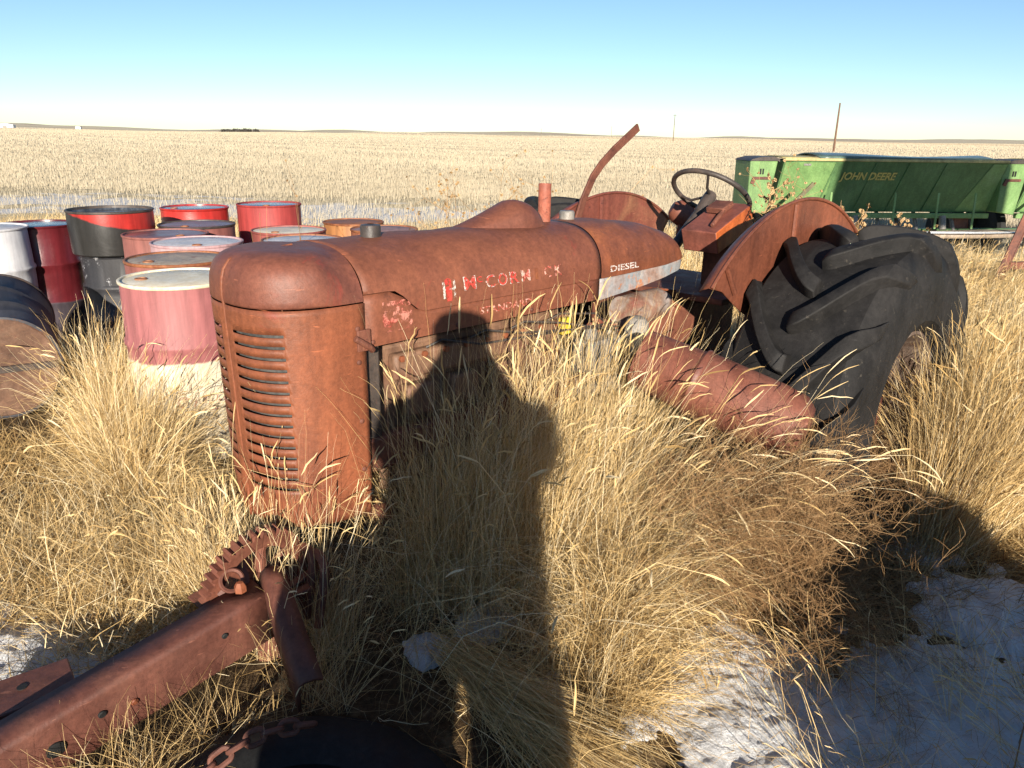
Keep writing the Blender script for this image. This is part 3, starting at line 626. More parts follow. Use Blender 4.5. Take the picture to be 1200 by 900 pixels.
# the black and red pair
BLACKB = drum_mat('drum_black', (0.022, 0.022, 0.026), (0.03, 0.035, 0.05), 0.4, (0.40, 0.40, 0.42), 0.60, rough=(0.45, 0.65))  # pale grey flecks paint in light reflections on the weathered black
drum('short battered black drum carrying a slant cut drum on its top', -3.10, 6.05, 0.74, BLACKB, OILY, bung=False)
def topdrum():
    root = empty('oil_drum', (-3.10, 5.99, 0.735), 0, 'open topped drum in red and black tar stacked on the black drum', 'barrel', 'old oil drums dumped beside the tractor')
    h, r = 0.33, 0.30
    m = drum_mat('drum_red_tar', (0.36, 0.025, 0.02), (0.022, 0.021, 0.020), 0.278, (0.01, 0.01, 0.01), 0.74, rough=(0.25, 0.45), slant=0.25)
    mb = MB(); mb.lathe([(r-0.015, 0), (r-0.005, 0.01), (r, 0.12), (r+0.004, 0.2), (r+0.002, h-0.02)], 56); mb.build('body', m, root)
    mb = MB(); mb.lathe([(r, h-0.022), (r+0.008, h-0.015), (r+0.008, h-0.003), (r+0.003, h), (r-0.005, h-0.002), (r-0.008, h-0.02)], 56); mb.build('rim', DARKM, root)
    mb = MB(); mb.lathe([(r-0.008, h-0.02), (r-0.02, h-0.035), (0.12, h-0.033), (0.0001, h-0.035)], 48); mb.build('lid', OILY, root)
topdrum()
drum('bright red drum with a wet blue black lid in the back row', -2.88, 7.05, 1.0, drum_mat('drum_bright_red', (0.38, 0.025, 0.02), amt=0.76, loc=(3, 3, 3), rough=(0.25, 0.45)), OILY, rotz=0.4)
drum('salmon drum with a dark lid just in front of the bright red drum', -2.53, 6.20, 0.95, drum_mat('drum_salmon_c', (0.23, 0.08, 0.066), loc=(9, 2, 3)), PURPL, DARKM, rotz=1.1)
drum('tall red drum with a dark blue side stripe behind dry stems', -2.28, 7.28, 1.02, drum_mat('drum_tall_red', (0.28, 0.035, 0.032), amt=0.74, loc=(5, 3, 3)), OILY, rotz=1.4)
drum('salmon drum with a bleached cream lid behind the tractor cowl', -1.80, 6.20, 0.915, drum_mat('drum_salmon_d', (0.27, 0.075, 0.062), loc=(11, 2, 3)), CREAM, rotz=0.9)
drum('brown red drum with a cream and tan lid just ahead of the salmon one', -1.53, 5.60, 0.92, drum_mat('drum_brown', (0.24, 0.095, 0.06), loc=(13, 2, 3)), GREYL, RIMR, rotz=1.9)
drum('drum with a thick orange rusted rim and pale lid nearest the radiator cap', -1.33, 5.03, 0.945, drum_mat('drum_rim_orange', (0.26, 0.11, 0.06), loc=(15, 2, 3)), GREYL, RIMR, rotz=2.9, depth=0.03)
drum('rusty drum with an orange rim seen past the radiator cap', -1.13, 6.75, 0.87, drum_mat('drum_rusty', (0.28, 0.10, 0.05), loc=(17, 2, 3)), worn('salmon_lid', [(0.28, 0.14, 0.11), (0.36, 0.20, 0.16)], 5, (0.4, 0.6), (0.22, 0.09, 0.04), 0.6), RIMR, rotz=0.2)
drum('orange brown rusty drum farthest back behind the hood', -1.56, 7.55, 0.84, drum_mat('drum_orange', (0.32, 0.14, 0.05), loc=(19, 2, 3)), RIMR, RIMR, rotz=1.2, bung=False)
WHITED = drum_mat('drum_white', (0.58, 0.58, 0.60), (0.45, 0.46, 0.50), 0.22, (0.22, 0.09, 0.05), 0.68, loc=(2, 9, 3))
drum('chipped white drum standing at the left edge behind the fallen drum', -4.00, 5.85, 0.94, WHITED, GREYL)
drum('glossy maroon drum tucked close behind the white drum', -3.86, 6.30, 0.92, drum_mat('drum_maroon', (0.10, 0.012, 0.016), (0.06, 0.05, 0.06), 0.33, (0.05, 0.02, 0.02), 0.72, loc=(2, 5, 3), rough=(0.2, 0.4)), OILY, rotz=1.2)
# fallen drum, its tan end towards the viewer
ax_ = Vector((-0.52, 0.84, 0.12)).normalized(); q = ax_.to_track_quat('Z', 'Y').to_matrix().to_4x4()
fl = drum('dark drum lying on its side with a tan rusted end facing out', 0, 0, 0.86, drum_mat('drum_fallen', (0.035, 0.036, 0.045), (0.06, 0.06, 0.07), 0.2, (0.10, 0.05, 0.03), 0.68), RIMR, DARKM, M=Matrix.Translation((-2.86, 4.10, 0.36)) @ q, r=0.30)
mb = MB(); mb.lathe([(0.292, 0.001), (0.285, -0.004), (0.10, -0.003), (0.0001, -0.004)], 48); mb.build('end_plate', worn('tan_end', [(0.075, 0.038, 0.026), (0.14, 0.078, 0.050), (0.19, 0.125, 0.085)], 4, (0.5, 0.7), (0.14, 0.055, 0.035), 0.62), fl)
mb = MB(); mb.box((0.0, 0.0, -0.018), (0.56, 0.035, 0.02)); mb.tube([(0.05, 0, -0.02), (0.06, 0.06, -0.03), (0.09, 0.09, -0.03), (0.12, 0.05, -0.03), (0.11, 0, -0.02)], 0.006, 6); mb.build('end_brace', DARKM, fl)

# ------------------------------------------------------------------ green grain drills
def make_drill():
    root = empty('grain_drill', (3.53, 10.5, 0), R(7.2), 'long green grain drill with yellow lettering and a blue grey lid', 'grain drill', 'green grain drills hitched in a row')
    Lh = 3.22; a, b, c, d_ = (0, 1.385), (0.26, 0.70), (0.46, 0.70), (0.72, 1.385)
    mb = MB(); n = 14
    rows = [[(x, p[0]+0.004*math.sin(9*x), p[1]) for p in (a, (0.02, 1.33), (0.13, 1.04), b, c, (0.59, 1.04), d_)] for x in np.linspace(0, Lh, n)]
    mb.grid(rows)
    for x in (0, Lh): mb.add([(x, p[0], p[1]) for p in (a, b, c, d_)], [(0, 1, 2, 3)])
    hp = mb.build('hopper', GREEN, root, smooth=20)
    mb = MB(); mb.box((0.40, -0.006, 1.02), (0.82, 0.0, 0.0)) if False else None
    M0 = Matrix.Identity(4)
    def onf(x, z, off=0.006): 
        t = (1.385-z)/0.685; return Vector((x, 0.26*t-off, z))
    mb = MB(); mb.grid([[onf(x, z) for x in np.linspace(0.02, 0.72, 4)] for z in (1.36, 0.72)]); mb.build('sunlit_overlay', GREEN2, root)  # paler overlay paints in the sunlight on the near end of the hopper
    mb = MB(); mb.add([onf(3.20, 1.36), onf(3.00, 1.36), onf(2.72, 0.72), onf(3.20, 0.72)], [(0, 1, 2, 3)]); mb.build('sunlit_overlay', GREEN2, root)  # slanted pale overlay paints the sunlit far end past the shadow edge
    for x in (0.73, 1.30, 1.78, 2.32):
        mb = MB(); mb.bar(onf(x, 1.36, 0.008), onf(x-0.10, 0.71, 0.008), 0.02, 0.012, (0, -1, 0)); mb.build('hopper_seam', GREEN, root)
    YL = decal('faded_yellow', (0.52, 0.43, 0.12), 0.60, 45)
    lettering('JOHN DEERE', 0.135, 0.80, lambda u, v: onf(0.84+u, 1.14+v, 0.016), YL, root, bold=0.004, shear=0.15)
    mb = MB(); mb.box((Lh/2, 0.0, 1.395), (Lh, 0.035, 0.035)); mb.build('hopper_edge', LIDM, root, bevel=0.006)
    mb = MB(); mb.grid([[(x, y, 1.43+0.02*math.sin(x*2.2)*math.sin(y*4)+0.03*math.sin(math.pi*(y-0.02)/0.72)) for x in np.linspace(0.50, 3.0, 20)] for y in np.linspace(0.0, 0.74, 7)]); mb.build('lid', BLUEL, root, thick=0.02, smooth=50)
    mb = MB(); mb.grid([[(x, y, 1.415+0.02*math.sin(math.pi*(y-0.02)/0.72)) for x in np.linspace(0.0, 0.49, 5)] for y in np.linspace(0.02, 0.74, 7)]); mb.build('lid', LIDM, root, thick=0.015, smooth=50)
    # end cover left of the hopper
    mb = MB(); mb.prism([(-0.44, 1.37), (-0.06, 1.37), (-0.15, 0.68), (-0.43, 0.72)], 0.5, Matrix.Translation((0, 0.06, 0)))
    ec = mb.build('end_cover', GREEN2, root, bevel=0.012)
    mb = MB(); mb.prism([(-0.45, 1.368), (-0.42, 1.39), (-0.3, 1.42), (-0.12, 1.425), (-0.045, 1.395), (-0.04, 1.355), (-0.07, 1.372)], 0.53, Matrix.Translation((0, 0.045, 0))); mb.build('cap', DARKM, ec)
    mb = MB(); mb.box((-0.27, 0.052, 1.15), (0.22, 0.014, 0.035)); mb.box((-0.38, 0.05, 1.12), (0.05, 0.016, 0.09), Matrix.Rotation(R(20), 3, 'Y')); mb.build('gauge', RUSTD, ec)
    mb = MB(); mb.box((-0.29, 0.054, 1.235), (0.018, 0.012, 0.07)); mb.box((-0.255, 0.054, 1.235), (0.018, 0.012, 0.07)); mb.build('gauge_slot', RUBBERD, ec)
    mb = MB(); mb.box((0.33, -0.004+0.02, 1.335), (0.10, 0.012, 0.035)); mb.build('data_plate', GREYM, root)
    # struts, tubes, frame
    for x in (0.70, 1.62, 2.25, 2.80): 
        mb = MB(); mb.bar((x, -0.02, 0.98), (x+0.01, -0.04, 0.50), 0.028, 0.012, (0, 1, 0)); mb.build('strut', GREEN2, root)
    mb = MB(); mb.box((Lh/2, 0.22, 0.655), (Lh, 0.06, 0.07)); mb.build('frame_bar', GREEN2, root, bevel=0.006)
    mb = MB(); mb.box((Lh/2, 0.30, 0.42), (Lh+0.5, 0.10, 0.10)); mb.build('tool_bar', GREEN, root, bevel=0.006)
    for i in range(11):
        x = 0.2+i*0.28; mb = MB(); mb.tube([(x, 0.34, 0.70), (x+0.02, 0.28, 0.55), (x+0.05, 0.22, 0.36), (x+0.04, 0.20, 0.12)], 0.026, 8); mb.build('drop_tube', GREYM if i % 2 else DARKM, root)
    for x in (1.15, 2.45):
        mb = MB(); mb.tube([(x, 0.05, 0.48), (x, 0.10, 0.66)], 0.045, 12); mb.build('spring', GREYM, root)
    mb = MB(); mb.box((2.9, 0.3, 0.56), (0.34, 0.03, 0.22)); mb.build('side_plate', RUSTD, root)
    for k, (y0, y1, z) in enumerate(((-0.62, -0.44, 0.50), (-0.42, -0.22, 0.505))):
        mb = MB(); mb.grid([[(x, y, z+0.012*math.sin(2.1*x+k)+dz) for x in np.linspace(0.75, 3.5, 14)] for y, dz in ((y0, -0.045), (y0, 0), (y1, 0), (y1, -0.045))], closed=False); mb.build('running_board', WOOD, root, thick=0.004)
    mb = MB(); mb.bar((-0.23, -0.55, 0.72), (0.17, -0.52, 1.12), 0.05, 0.02, (0, -1, 0)); mb.build('lever', worn('lever_green', [(0.10, 0.09, 0.05), (0.16, 0.15, 0.08)], 8), root)
    for x in (0.1, 3.1):
        mb = MB(); Mw = Matrix.Translation((x, 0.9, 0.40)) @ Matrix.Rotation(R(90), 4, 'Y')
        mb.lathe([(0.22, -0.06), (0.36, -0.07), (0.40, -0.04), (0.40, 0.04), (0.36, 0.07), (0.22, 0.06)], 32, Mw, close=True); mb.lathe([(0.22, 0.0), (0.05, 0.03), (0.0, 0.03)], 32, Mw); mb.build('wheel', RUBBERD, root)
    return root
dr = make_drill()
dr2 = clone(dr); dr2.location = (3.53+3.62*math.cos(R(7.2))+0.02, 10.5+3.62*math.sin(R(7.2)), 0.0); dr2['label'] = 'second green grain drill showing only its end past the long one'
for ch in list(dr2.children):
    if ch.name.startswith('lettering'): bpy.data.objects.remove(ch)



# ------------------------------------------------------------------ rusted implement in the foreground
def implement():
    root = empty('farm_implement', (-0.95, 1.75, 0), 0, 'rusted steel implement beam with a toothed sprocket wheel at its end', 'implement')
    def L(p): return Vector(p)-Vector((-0.95, 1.75, 0))
    a, b = L((-1.50, 1.20, 0.17)), L((-0.735, 2.00, 0.335)); d = (b-a).normalized(); ln = (b-a).length
    sd = d.cross(Vector((0, 0, 1))).normalized()       # towards lower right
    up = Vector((0.0, -0.25, 0.97)); up = (up-d*up.dot(d)).normalized(); sd = d.cross(up).normalized()
    M = Matrix((d, -sd, up)).transposed().to_4x4(); M.translation = a
    mb = MB(); t = 0.010
    # channel section: top flange, face plate, rounded bend
    prof = [(0.075, -0.004), (0.0, 0.0), (-0.012, -0.004), (-0.018, -0.016), (-0.018, -0.185), (-0.010, -0.19), (0.05, -0.192)]
    mb.grid([[M @ Vector((x, y, z)) for y, z in prof] for x in np.linspace(0, ln, 12)])
    beam = mb.build('beam', RUSTP, root, thick=0.009, smooth=50)
    def hole(x, z, r, name='bolt'):
        mb = MB(); Mh = M @ Matrix.Translation((x, -0.019, z)) @ Matrix.Rotation(R(90), 4, 'X'); mb.lathe([(r, 0), (r, 0.004), (r*0.75, 0.006), (0.0001, 0.006)], 18, Mh); return mb
    hole(0.62, -0.075, 0.011).build('bolt_hole', RUBBERD, beam); hole(0.97, -0.06, 0.009).build('bolt_hole', RUBBERD, beam)
    mb = hole(0.70, -0.10, 0.010); mb.build('bolt', RUSTG, beam); mb = hole(0.50, -0.10, 0.024); mb.build('bolt_hole', RUBBERD, beam)
    # angle iron across the end of the beam
    c0, c1 = L((-0.735, 2.03, 0.375)), L((-0.545, 1.70, 0.25)); e = (c1-c0).normalized()
    up2 = (up-e*up.dot(e)).normalized(); sd2 = e.cross(up2).normalized()
    if sd2.x > 0: sd2 = -sd2
    mb = MB(); prof2 = [(-0.055, -0.012), (-0.03, 0.0), (0.0, 0.002), (0.014, -0.010), (0.020, -0.035), (0.022, -0.13)]
    mb.grid([[c0+e*t+sd2*y+up2*z for y, z in prof2] for t in np.linspace(-0.02, (c1-c0).length, 8)])
    mb.build('cross_angle', RUSTP, root, thick=0.010, smooth=60)
    mb = MB(); mb.prism([(0, 0), (0.16, -0.02), (0.20, -0.13), (0.02, -0.10)], 0.012, M @ Matrix.Translation((0.93, 0.0, -0.04))); mb.build('gusset', RUSTP, root, bevel=0.004)
    # sprocket wheel
    ctr = L((-0.805, 2.11, 0.315)); nrm = Vector((0.74, -0.58, -0.22)).normalized()
    Mq = Matrix.Translation(ctr) @ nrm.to_track_quat('Z', 'Y').to_matrix().to_4x4()
    mb = MB(); nt_ = 36; Ro, Ri = 0.158, 0.120
    outer = []
    for k in range(nt_*4):
        an = 2*math.pi*k/(nt_*4); r = Ro+(0.018 if k % 4 in (1, 2) else 0.0); outer.append((r*math.cos(an), r*math.sin(an)))
    inner = [(Ri*math.cos(2*math.pi*k/(nt_*4)), Ri*math.sin(2*math.pi*k/(nt_*4))) for k in range(nt_*4)]
    mb.grid([[Mq @ Vector((x, y, z)) for x, y in ring] for ring, z in ((inner, -0.02), (outer, -0.02), (outer, 0.02), (inner, 0.02), (inner, -0.02))], closed=True)
    wheel = mb.build('sprocket_wheel', RUSTD, root, smooth=30)
    for k in range(6):
        an = R(60*k+12); mb = MB()
        mb.tube([Mq @ Vector((r*math.cos(an+s_), r*math.sin(an+s_), z)) for r, s_, z in ((0.03, 0, 0.02), (0.07, 0.12, 0.012), (0.10, 0.16, 0.006), (0.135, 0.14, 0))], [0.022, 0.018, 0.016, 0.020], 8); mb.build('spoke', RUSTD, wheel)
    mb = MB(); mb.lathe([(0.022, -0.05), (0.04, -0.05), (0.042, 0.05), (0.022, 0.05)], 24, Mq, close=True); mb.build('hub', RUSTD, wheel)
    # collar lying against the wheel
    n2 = Vector((0.35, -0.75, 0.55)).normalized(); Mc = Matrix.Translation(L((-0.835, 2.01, 0.36))) @ n2.to_track_quat('Z', 'Y').to_matrix().to_4x4()
    mb = MB(); mb.lathe([(0.026, -0.035), (0.036, -0.035), (0.037, 0.03), (0.033, 0.034), (0.026, 0.03)], 28, Mc, close=True); mb.lathe([(0.036, -0.032), (0.052, -0.03), (0.053, -0.012), (0.036, -0.010)], 28, Mc, close=True); mb.build('collar', RUSTP, root)
    mb = MB(); mb.lathe([(0.018, 0), (0.018, 0.016), (0.010, 0.03), (0.0, 0.032)], 6, Matrix.Translation(L((-0.79, 1.96, 0.358)))); mb.build('bolt', RUSTG, root)
    # clevis loops at the far end
    for k, (o1, rr) in enumerate(((Vector((-0.66, 2.16, 0.33)), 0.055), (Vector((-0.62, 2.13, 0.32)), 0.062))):
        mb = MB(); f = Vector((0.55, -0.5, 0.1)).normalized(); u = Vector((0.1, 0.25, 0.9)).normalized(); o1 = L(o1)
        mb.tube([o1-u*0.16+f*0.9*rr] + [o1+f*(rr*math.cos(t_))+u*(rr*math.sin(t_)) for t_ in np.linspace(0, math.pi, 12)]+[o1-u*0.14-f*0.9*rr], 0.015, 8); mb.build('clevis', RUSTD, root)
    for p, q_, w in (((-0.92, 2.05, 0.25), (-0.70, 2.22, 0.28), 0.10), ((-0.74, 2.05, 0.27), (-0.60, 2.18, 0.32), 0.03), ((-0.76, 2.0, 0.26), (-0.62, 2.08, 0.30), 0.035), ((-0.95, 2.02, 0.26), (-0.80, 2.18, 0.30), 0.14)):
        mb = MB(); mb.bar(L(p), L(q_), w, 0.012); mb.build('link_plate', RUSTD, root, bevel=0.003)
    mb = MB(); mb.box(L((-0.75, 2.12, 0.14)), (0.10, 0.12, 0.30)); mb.build('stand', RUSTD, root, bevel=0.01)
    mb = MB(); mb.box(L((-1.32, 1.42, 0.07)), (0.14, 0.12, 0.20)); mb.build('stand', RUSTD, root, bevel=0.01)
implement()
root = empty('steel_plate', (-1.37, 1.66, 0.20), R(38), 'flat rusted steel plate with one bolt hole behind the implement beam', 'metal plate')
mb = MB(); mb.box((0, 0, 0), (0.40, 0.16, 0.012)); mb.box((0.0, -0.074, -0.035), (0.40, 0.012, 0.07)); mb.box((-0.05, 0.02, -0.12), (0.16, 0.08, 0.19)); mb.build('plate', RUSTP, root, bevel=0.004)
mb = MB(); mb.lathe([(0.013, 0.007), (0.013, 0.009), (0.0001, 0.009)], 18, Matrix.Translation((0.08, 0.01, 0))); mb.build('bolt_hole', RUBBERD, root)
# black tyre lying in the shade, with a rusty chain across it
root = empty('old_tyre', (-0.50, 1.42, -0.13), R(20), 'worn black tyre lying in the shade at the bottom', 'tyre')
Mt = Matrix.Translation((0, 0, 0.12)) @ Matrix.Rotation(R(-6), 4, 'X') @ Matrix.Rotation(R(5), 4, 'Y')
mb = MB(); mb.lathe([(0.20, -0.085), (0.25, -0.115), (0.34, -0.12), (0.395, -0.095), (0.405, 0.0), (0.395, 0.095), (0.34, 0.12), (0.25, 0.115), (0.20, 0.085), (0.21, 0.06), (0.30, 0.075), (0.37, 0.06), (0.37, -0.06), (0.30, -0.075), (0.21, -0.06)], 72, Mt, close=True); ty = mb.build('carcass', RUBBERD, root)
for z in (-0.055, -0.018, 0.018, 0.055):
    mb = MB(); pts = []
    for k in range(180):
        a = 2*math.pi*k/180; zz = z+0.009*(1 if (k//2) % 2 else -1); r = 0.409-0.03*(z/0.1)**2; pts.append(Mt @ Vector((r*math.cos(a), r*math.sin(a), zz)))
    mb.tube(pts+[pts[0]], 0.009, 5, cap=False); mb.build('tread_rib', RUBBER, ty)
root = empty('chain', (-0.62, 1.50, 0.2), 0, 'short length of rusty chain draped over the black tyre', 'chain')
pts = [Vector(p)-Vector((-0.62, 1.50, 0.2)) for p in ((-0.80, 1.47, 0.10), (-0.745, 1.51, 0.135), (-0.69, 1.55, 0.158), (-0.63, 1.585, 0.168), (-0.57, 1.62, 0.168), (-0.51, 1.65, 0.16))]
mb = MB()
pts = [pts[0].lerp(pts[-1], t)+Vector((0, 0, 0.055*math.sin(math.pi*t))) for t in np.linspace(0, 1, 9)]
for i, (p, q_) in enumerate(zip(pts[:-1], pts[1:])):
    d = (q_-p); ln = d.length*1.32; d.normalize(); c = (p+q_)/2; u = Vector((0.6, -0.4, 0.6)) if i % 2 else Vector((0.3, 0.6, 0.7)); u = (u-d*u.dot(d)).normalized()
    hl = ln/2-0.020; loop = [c+d*(math.copysign(hl, math.cos(a))+0.016*math.cos(a))+u*0.017*math.sin(a) for a in np.linspace(0, 2*math.pi, 20)]
    mb.tube(loop, 0.0075, 7, cap=False)
mb.build('links', RUSTP, root)

# ------------------------------------------------------------------ post, poles, far farm
root = empty('rusty_post', (4.86, 7.8, 0), 0, 'leaning rusty angle iron post at the right edge of the grass', 'post')
mb = MB(); mb.bar((0.0, 0, 0.0), (0.36, 0.15, 1.05), 0.09, 0.012, (0, -1, 0)); mb.bar((0.045, 0.03, 0.0), (0.405, 0.18, 1.05), 0.012, 0.08, (0, -1, 0)); mb.build('angle_iron', RUSTD, root)
mb = MB(); mb.bar((0.2, 0.08, 0.45), (1.3, 0.1, 0.48), 0.07, 0.07); mb.build('brace', RUST, root)
def pole(x, y, h, label, arm=True):
    z = float(gh(x, y)); root = empty('utility_pole', (x, y, z), R(20), label, 'utility pole', 'utility poles crossing the prairie')
    mb = MB(); mb.tube([(0, 0, -0.5), (0, 0, h)], [0.15, 0.10], 10); mb.build('pole', POLE, root)
    if arm: mb = MB(); mb.box((0, 0, h-0.5), (1.6, 0.09, 0.11)); mb.build('crossarm', POLE, root)
pole(42.3, 107, 6.2, 'nearest bare utility pole standing above the green drill', False)
pole(58.5, 300, 9.6, 'thin utility pole on the horizon between lever and steering wheel')
pole(98, 830, 10.5, 'faint distant utility pole just left of the bent lever top'); pole(33, 1050, 10, 'faintest far utility pole on the horizon over the exhaust stack')
def farm(x, y, w, d, h, label, roof, cat='building'):
    z = float(gh(x, y)); root = empty('farm_building', (x, y, z), R(12), label, cat, 'farm buildings on the horizon')
    mb = MB(); mb.box((0, 0, h/2-0.5), (w, d, h+1)); mb.build('wall', WHITEB, root)
    mb = MB(); mb.prism([(-w/2-0.4, h), (w/2+0.4, h), (0.0, h+w*0.16)] if False else [(-w/2-0.4, h), (0, h+0.2*d), (w/2+0.4, h)], d+0.8, Matrix.Translation((0, -d/2-0.4, 0))); mb.build('roof', roof, root)
    mb = MB(); mb.box((0, -d/2-0.05, 1.3), (w*0.25, 0.1, 2.6)); mb.build('door', GREYM, root)
farm(-745, 1180, 22, 10, 4.2, 'long white farm building on the far left horizon', WHITEB); farm(-650, 1200, 7, 6, 3.6, 'small grey shed right of the white farm building', GREYM)

# ------------------------------------------------------------------ snow
def snow_mat():
    m, nt, bs = newmat('snow'); v = mapped(nt); n1 = noise(nt, 34, 9, 0.78, v); n2 = noise(nt, 9, 8, 0.7, v)
    c = ramp(nt, [(0.28, (0.66, 0.65, 0.64)), (0.42, (0.82, 0.83, 0.84)), (0.7, (0.90, 0.905, 0.91))], n2.outputs[0]).outputs[0]; nt.links.new(c, bs.inputs['Base Color'])
    bs.inputs['Roughness'].default_value = 0.7; bs.inputs['Specular IOR Level'].default_value = 0.3
    bump(nt, bs, n1.outputs[0], 0.9, 0.03); return m
SNOWM = snow_mat()
o = mb_snow = MB(); 
mb_snow.grid([[(x, -0.52+y*(0.8+0.3*math.sin(5*x)), 0.512+0.012*math.sin(2.1*x)+0.02*(1-abs(y)/0.075)*abs(math.sin(1.1*x-0.6))) for x in np.linspace(1.1, 3.3, 60)] for y in np.linspace(-0.074, 0.074, 9)])
o = mb_snow.build('board_snow', SNOWM, None, loc=(3.53, 10.5, 0), rotz=R(7.2)); tag(o, 'thin strip of snow on the weathered running board of the drill', kind='stuff')
def vnoise(x, y, f, seed):
    r_ = np.random.default_rng(seed); h = 0; 
    for k in range(6):
        a = r_.uniform(0, 6.28); p = r_.uniform(0, 6.28); q = r_.uniform(0.7, 1.4)*f; h = h+np.sin((x*math.cos(a)+y*math.sin(a))*q+p+1.3*np.sin((y*math.cos(a)-x*math.sin(a))*q*0.7+p))
    return h/6
def fbm(x, y, f, seed): return vnoise(x, y, f, seed)+0.5*vnoise(x, y, f*2.1, seed+1)+0.28*vnoise(x, y, f*4.3, seed+2)+0.15*vnoise(x, y, f*9, seed+3)
def snow_sheet(name, x0, x1, y0, y1, n, blobs, thr, label, seed):
    xs = np.linspace(x0, x1, n); ys = np.linspace(y0, y1, int(n*(y1-y0)/(x1-x0))); X, Y = np.meshgrid(xs, ys)
    m = np.zeros_like(X)
    for (bx, by, br, ba) in blobs: m = np.maximum(m, ba*np.clip(1.25-np.hypot(X-bx, Y-by)/br, -0.5, 1))
    f = fbm(X, Y, 6, seed); d = m-thr+0.30*f+0.20*fbm(X, Y, 19, seed+4)
    h = np.where(d > 0, 0.020*np.clip(d*4, 0, 1)**0.6+0.02*np.clip(d, 0, 1), -0.05)+np.where(d > 0, 0.013*fbm(X, Y, 26, seed+9)+0.008*fbm(X, Y, 60, seed+12)+0.008*f, 0)
    Z = gh(X, Y)+h
    ny, nx = X.shape; keep = (d > -0.06); idx = np.arange(nx*ny).reshape(ny, nx)
    qk = keep[:-1, :-1] & keep[1:, :-1] & keep[:-1, 1:] & keep[1:, 1:]
    f4 = np.stack([idx[:-1, :-1][qk], idx[:-1, 1:][qk], idx[1:, 1:][qk], idx[1:, :-1][qk]], 1)
    used, inv = np.unique(f4, return_inverse=True)
    co = np.stack([X.ravel(), Y.ravel(), Z.ravel()], 1)[used]
    me = bpy.data.meshes.new(name); me.from_pydata(co.tolist(), [], inv.reshape(-1, 4).tolist()); me.materials.append(SNOWM)
    me.polygons.foreach_set('use_smooth', [True]*len(me.polygons))
    o = bpy.data.objects.new(name, me); COL.objects.link(o); tag(o, label, kind='stuff')
snow_sheet('snow', 0.25, 3.6, 1.35, 4.6, 420, [(0.72, 1.92, 0.50, 1), (1.4, 1.75, 0.7, 1), (1.75, 2.3, 0.5, 0.85), (1.72, 2.95, 0.30, 0.80), (2.05, 3.35, 0.25, 0.74), (2.6, 3.1, 0.5, 0.70), (2.5, 2.3, 0.7, 0.75), (2.2, 1.8, 0.7, 1), (1.85, 3.75, 0.35, 0.68)], 0.50, 'crusted snow patch lying over the ground at the lower right', 5)
snow_sheet('snow', -0.55, 0.45, 1.6, 2.7, 200, [(0.42, 2.12, 0.15, 0.95), (0.28, 2.2, 0.17, 0.8), (-0.1, 2.3, 0.16, 0.72), (0.15, 1.95, 0.15, 0.75), (-0.28, 2.15, 0.14, 0.7)], 0.55, 'small lumps of snow between the shaded grass clumps', 15)
snow_sheet('snow', -2.4, -0.9, 1.8, 2.8, 200, [(-1.56, 2.14, 0.32, 1.0), (-1.42, 1.98, 0.25, 0.95), (-1.9, 2.3, 0.3, 0.75)], 0.52, 'thin snow patch in the grass at the lower left', 25)

# ------------------------------------------------------------------ dry grass
def grass_mat(name, stops, tr=0.10):
    m, nt, bs = newmat(name); at = N(nt, 'ShaderNodeAttribute', attribute_name='tint')
    c = ramp(nt, stops, at.outputs['Fac']).outputs[0]; nt.links.new(c, bs.inputs['Base Color'])
    bs.inputs['Roughness'].default_value = 0.6; bs.inputs['Specular IOR Level'].default_value = 0.25
    if tr:
        t = N(nt, 'ShaderNodeBsdfTranslucent'); nt.links.new(c, t.inputs[0]); mx = N(nt, 'ShaderNodeMixShader'); mx.inputs[0].default_value = tr
        nt.links.new(bs.outputs[0], mx.inputs[1]); nt.links.new(t.outputs[0], mx.inputs[2]); nt.links.new(mx.outputs[0], nt.nodes['Material Output'].inputs[0])
    return m
STRAW = grass_mat('dry_straw', [(0.0, (0.10, 0.052, 0.022)), (0.25, (0.32, 0.20, 0.078)), (0.55, (0.58, 0.40, 0.170)), (0.8, (0.72, 0.54, 0.275)), (1.0, (0.80, 0.68, 0.45))])
STUB = grass_mat('stubble_straw', [(0.0, (0.24, 0.185, 0.135)), (0.4, (0.36, 0.30, 0.21)), (0.7, (0.43, 0.37, 0.265)), (1.0, (0.48, 0.42, 0.31))])
TWIG = grass_mat('dry_twig', [(0.0, (0.10, 0.052, 0.026)), (0.5, (0.27, 0.155, 0.068)), (1.0, (0.42, 0.28, 0.14))], 0)
def strips(P, wid, side, tint):
    """P (N,K,3) spines, wid (N,K), side (N,K,3) -> verts, faces, tint"""
    n, k, _ = P.shape; A = P-side*wid[..., None]/2; B = P+side*wid[..., None]/2
    V = np.stack([A, B], 2).reshape(n*k*2, 3); base = (np.arange(n)*k*2)[:, None]+(np.arange(k-1)*2)[None]
    F = np.stack([base, base+1, base+3, base+2], -1).reshape(-1, 4)
    return V, F, np.repeat(tint, k*2)
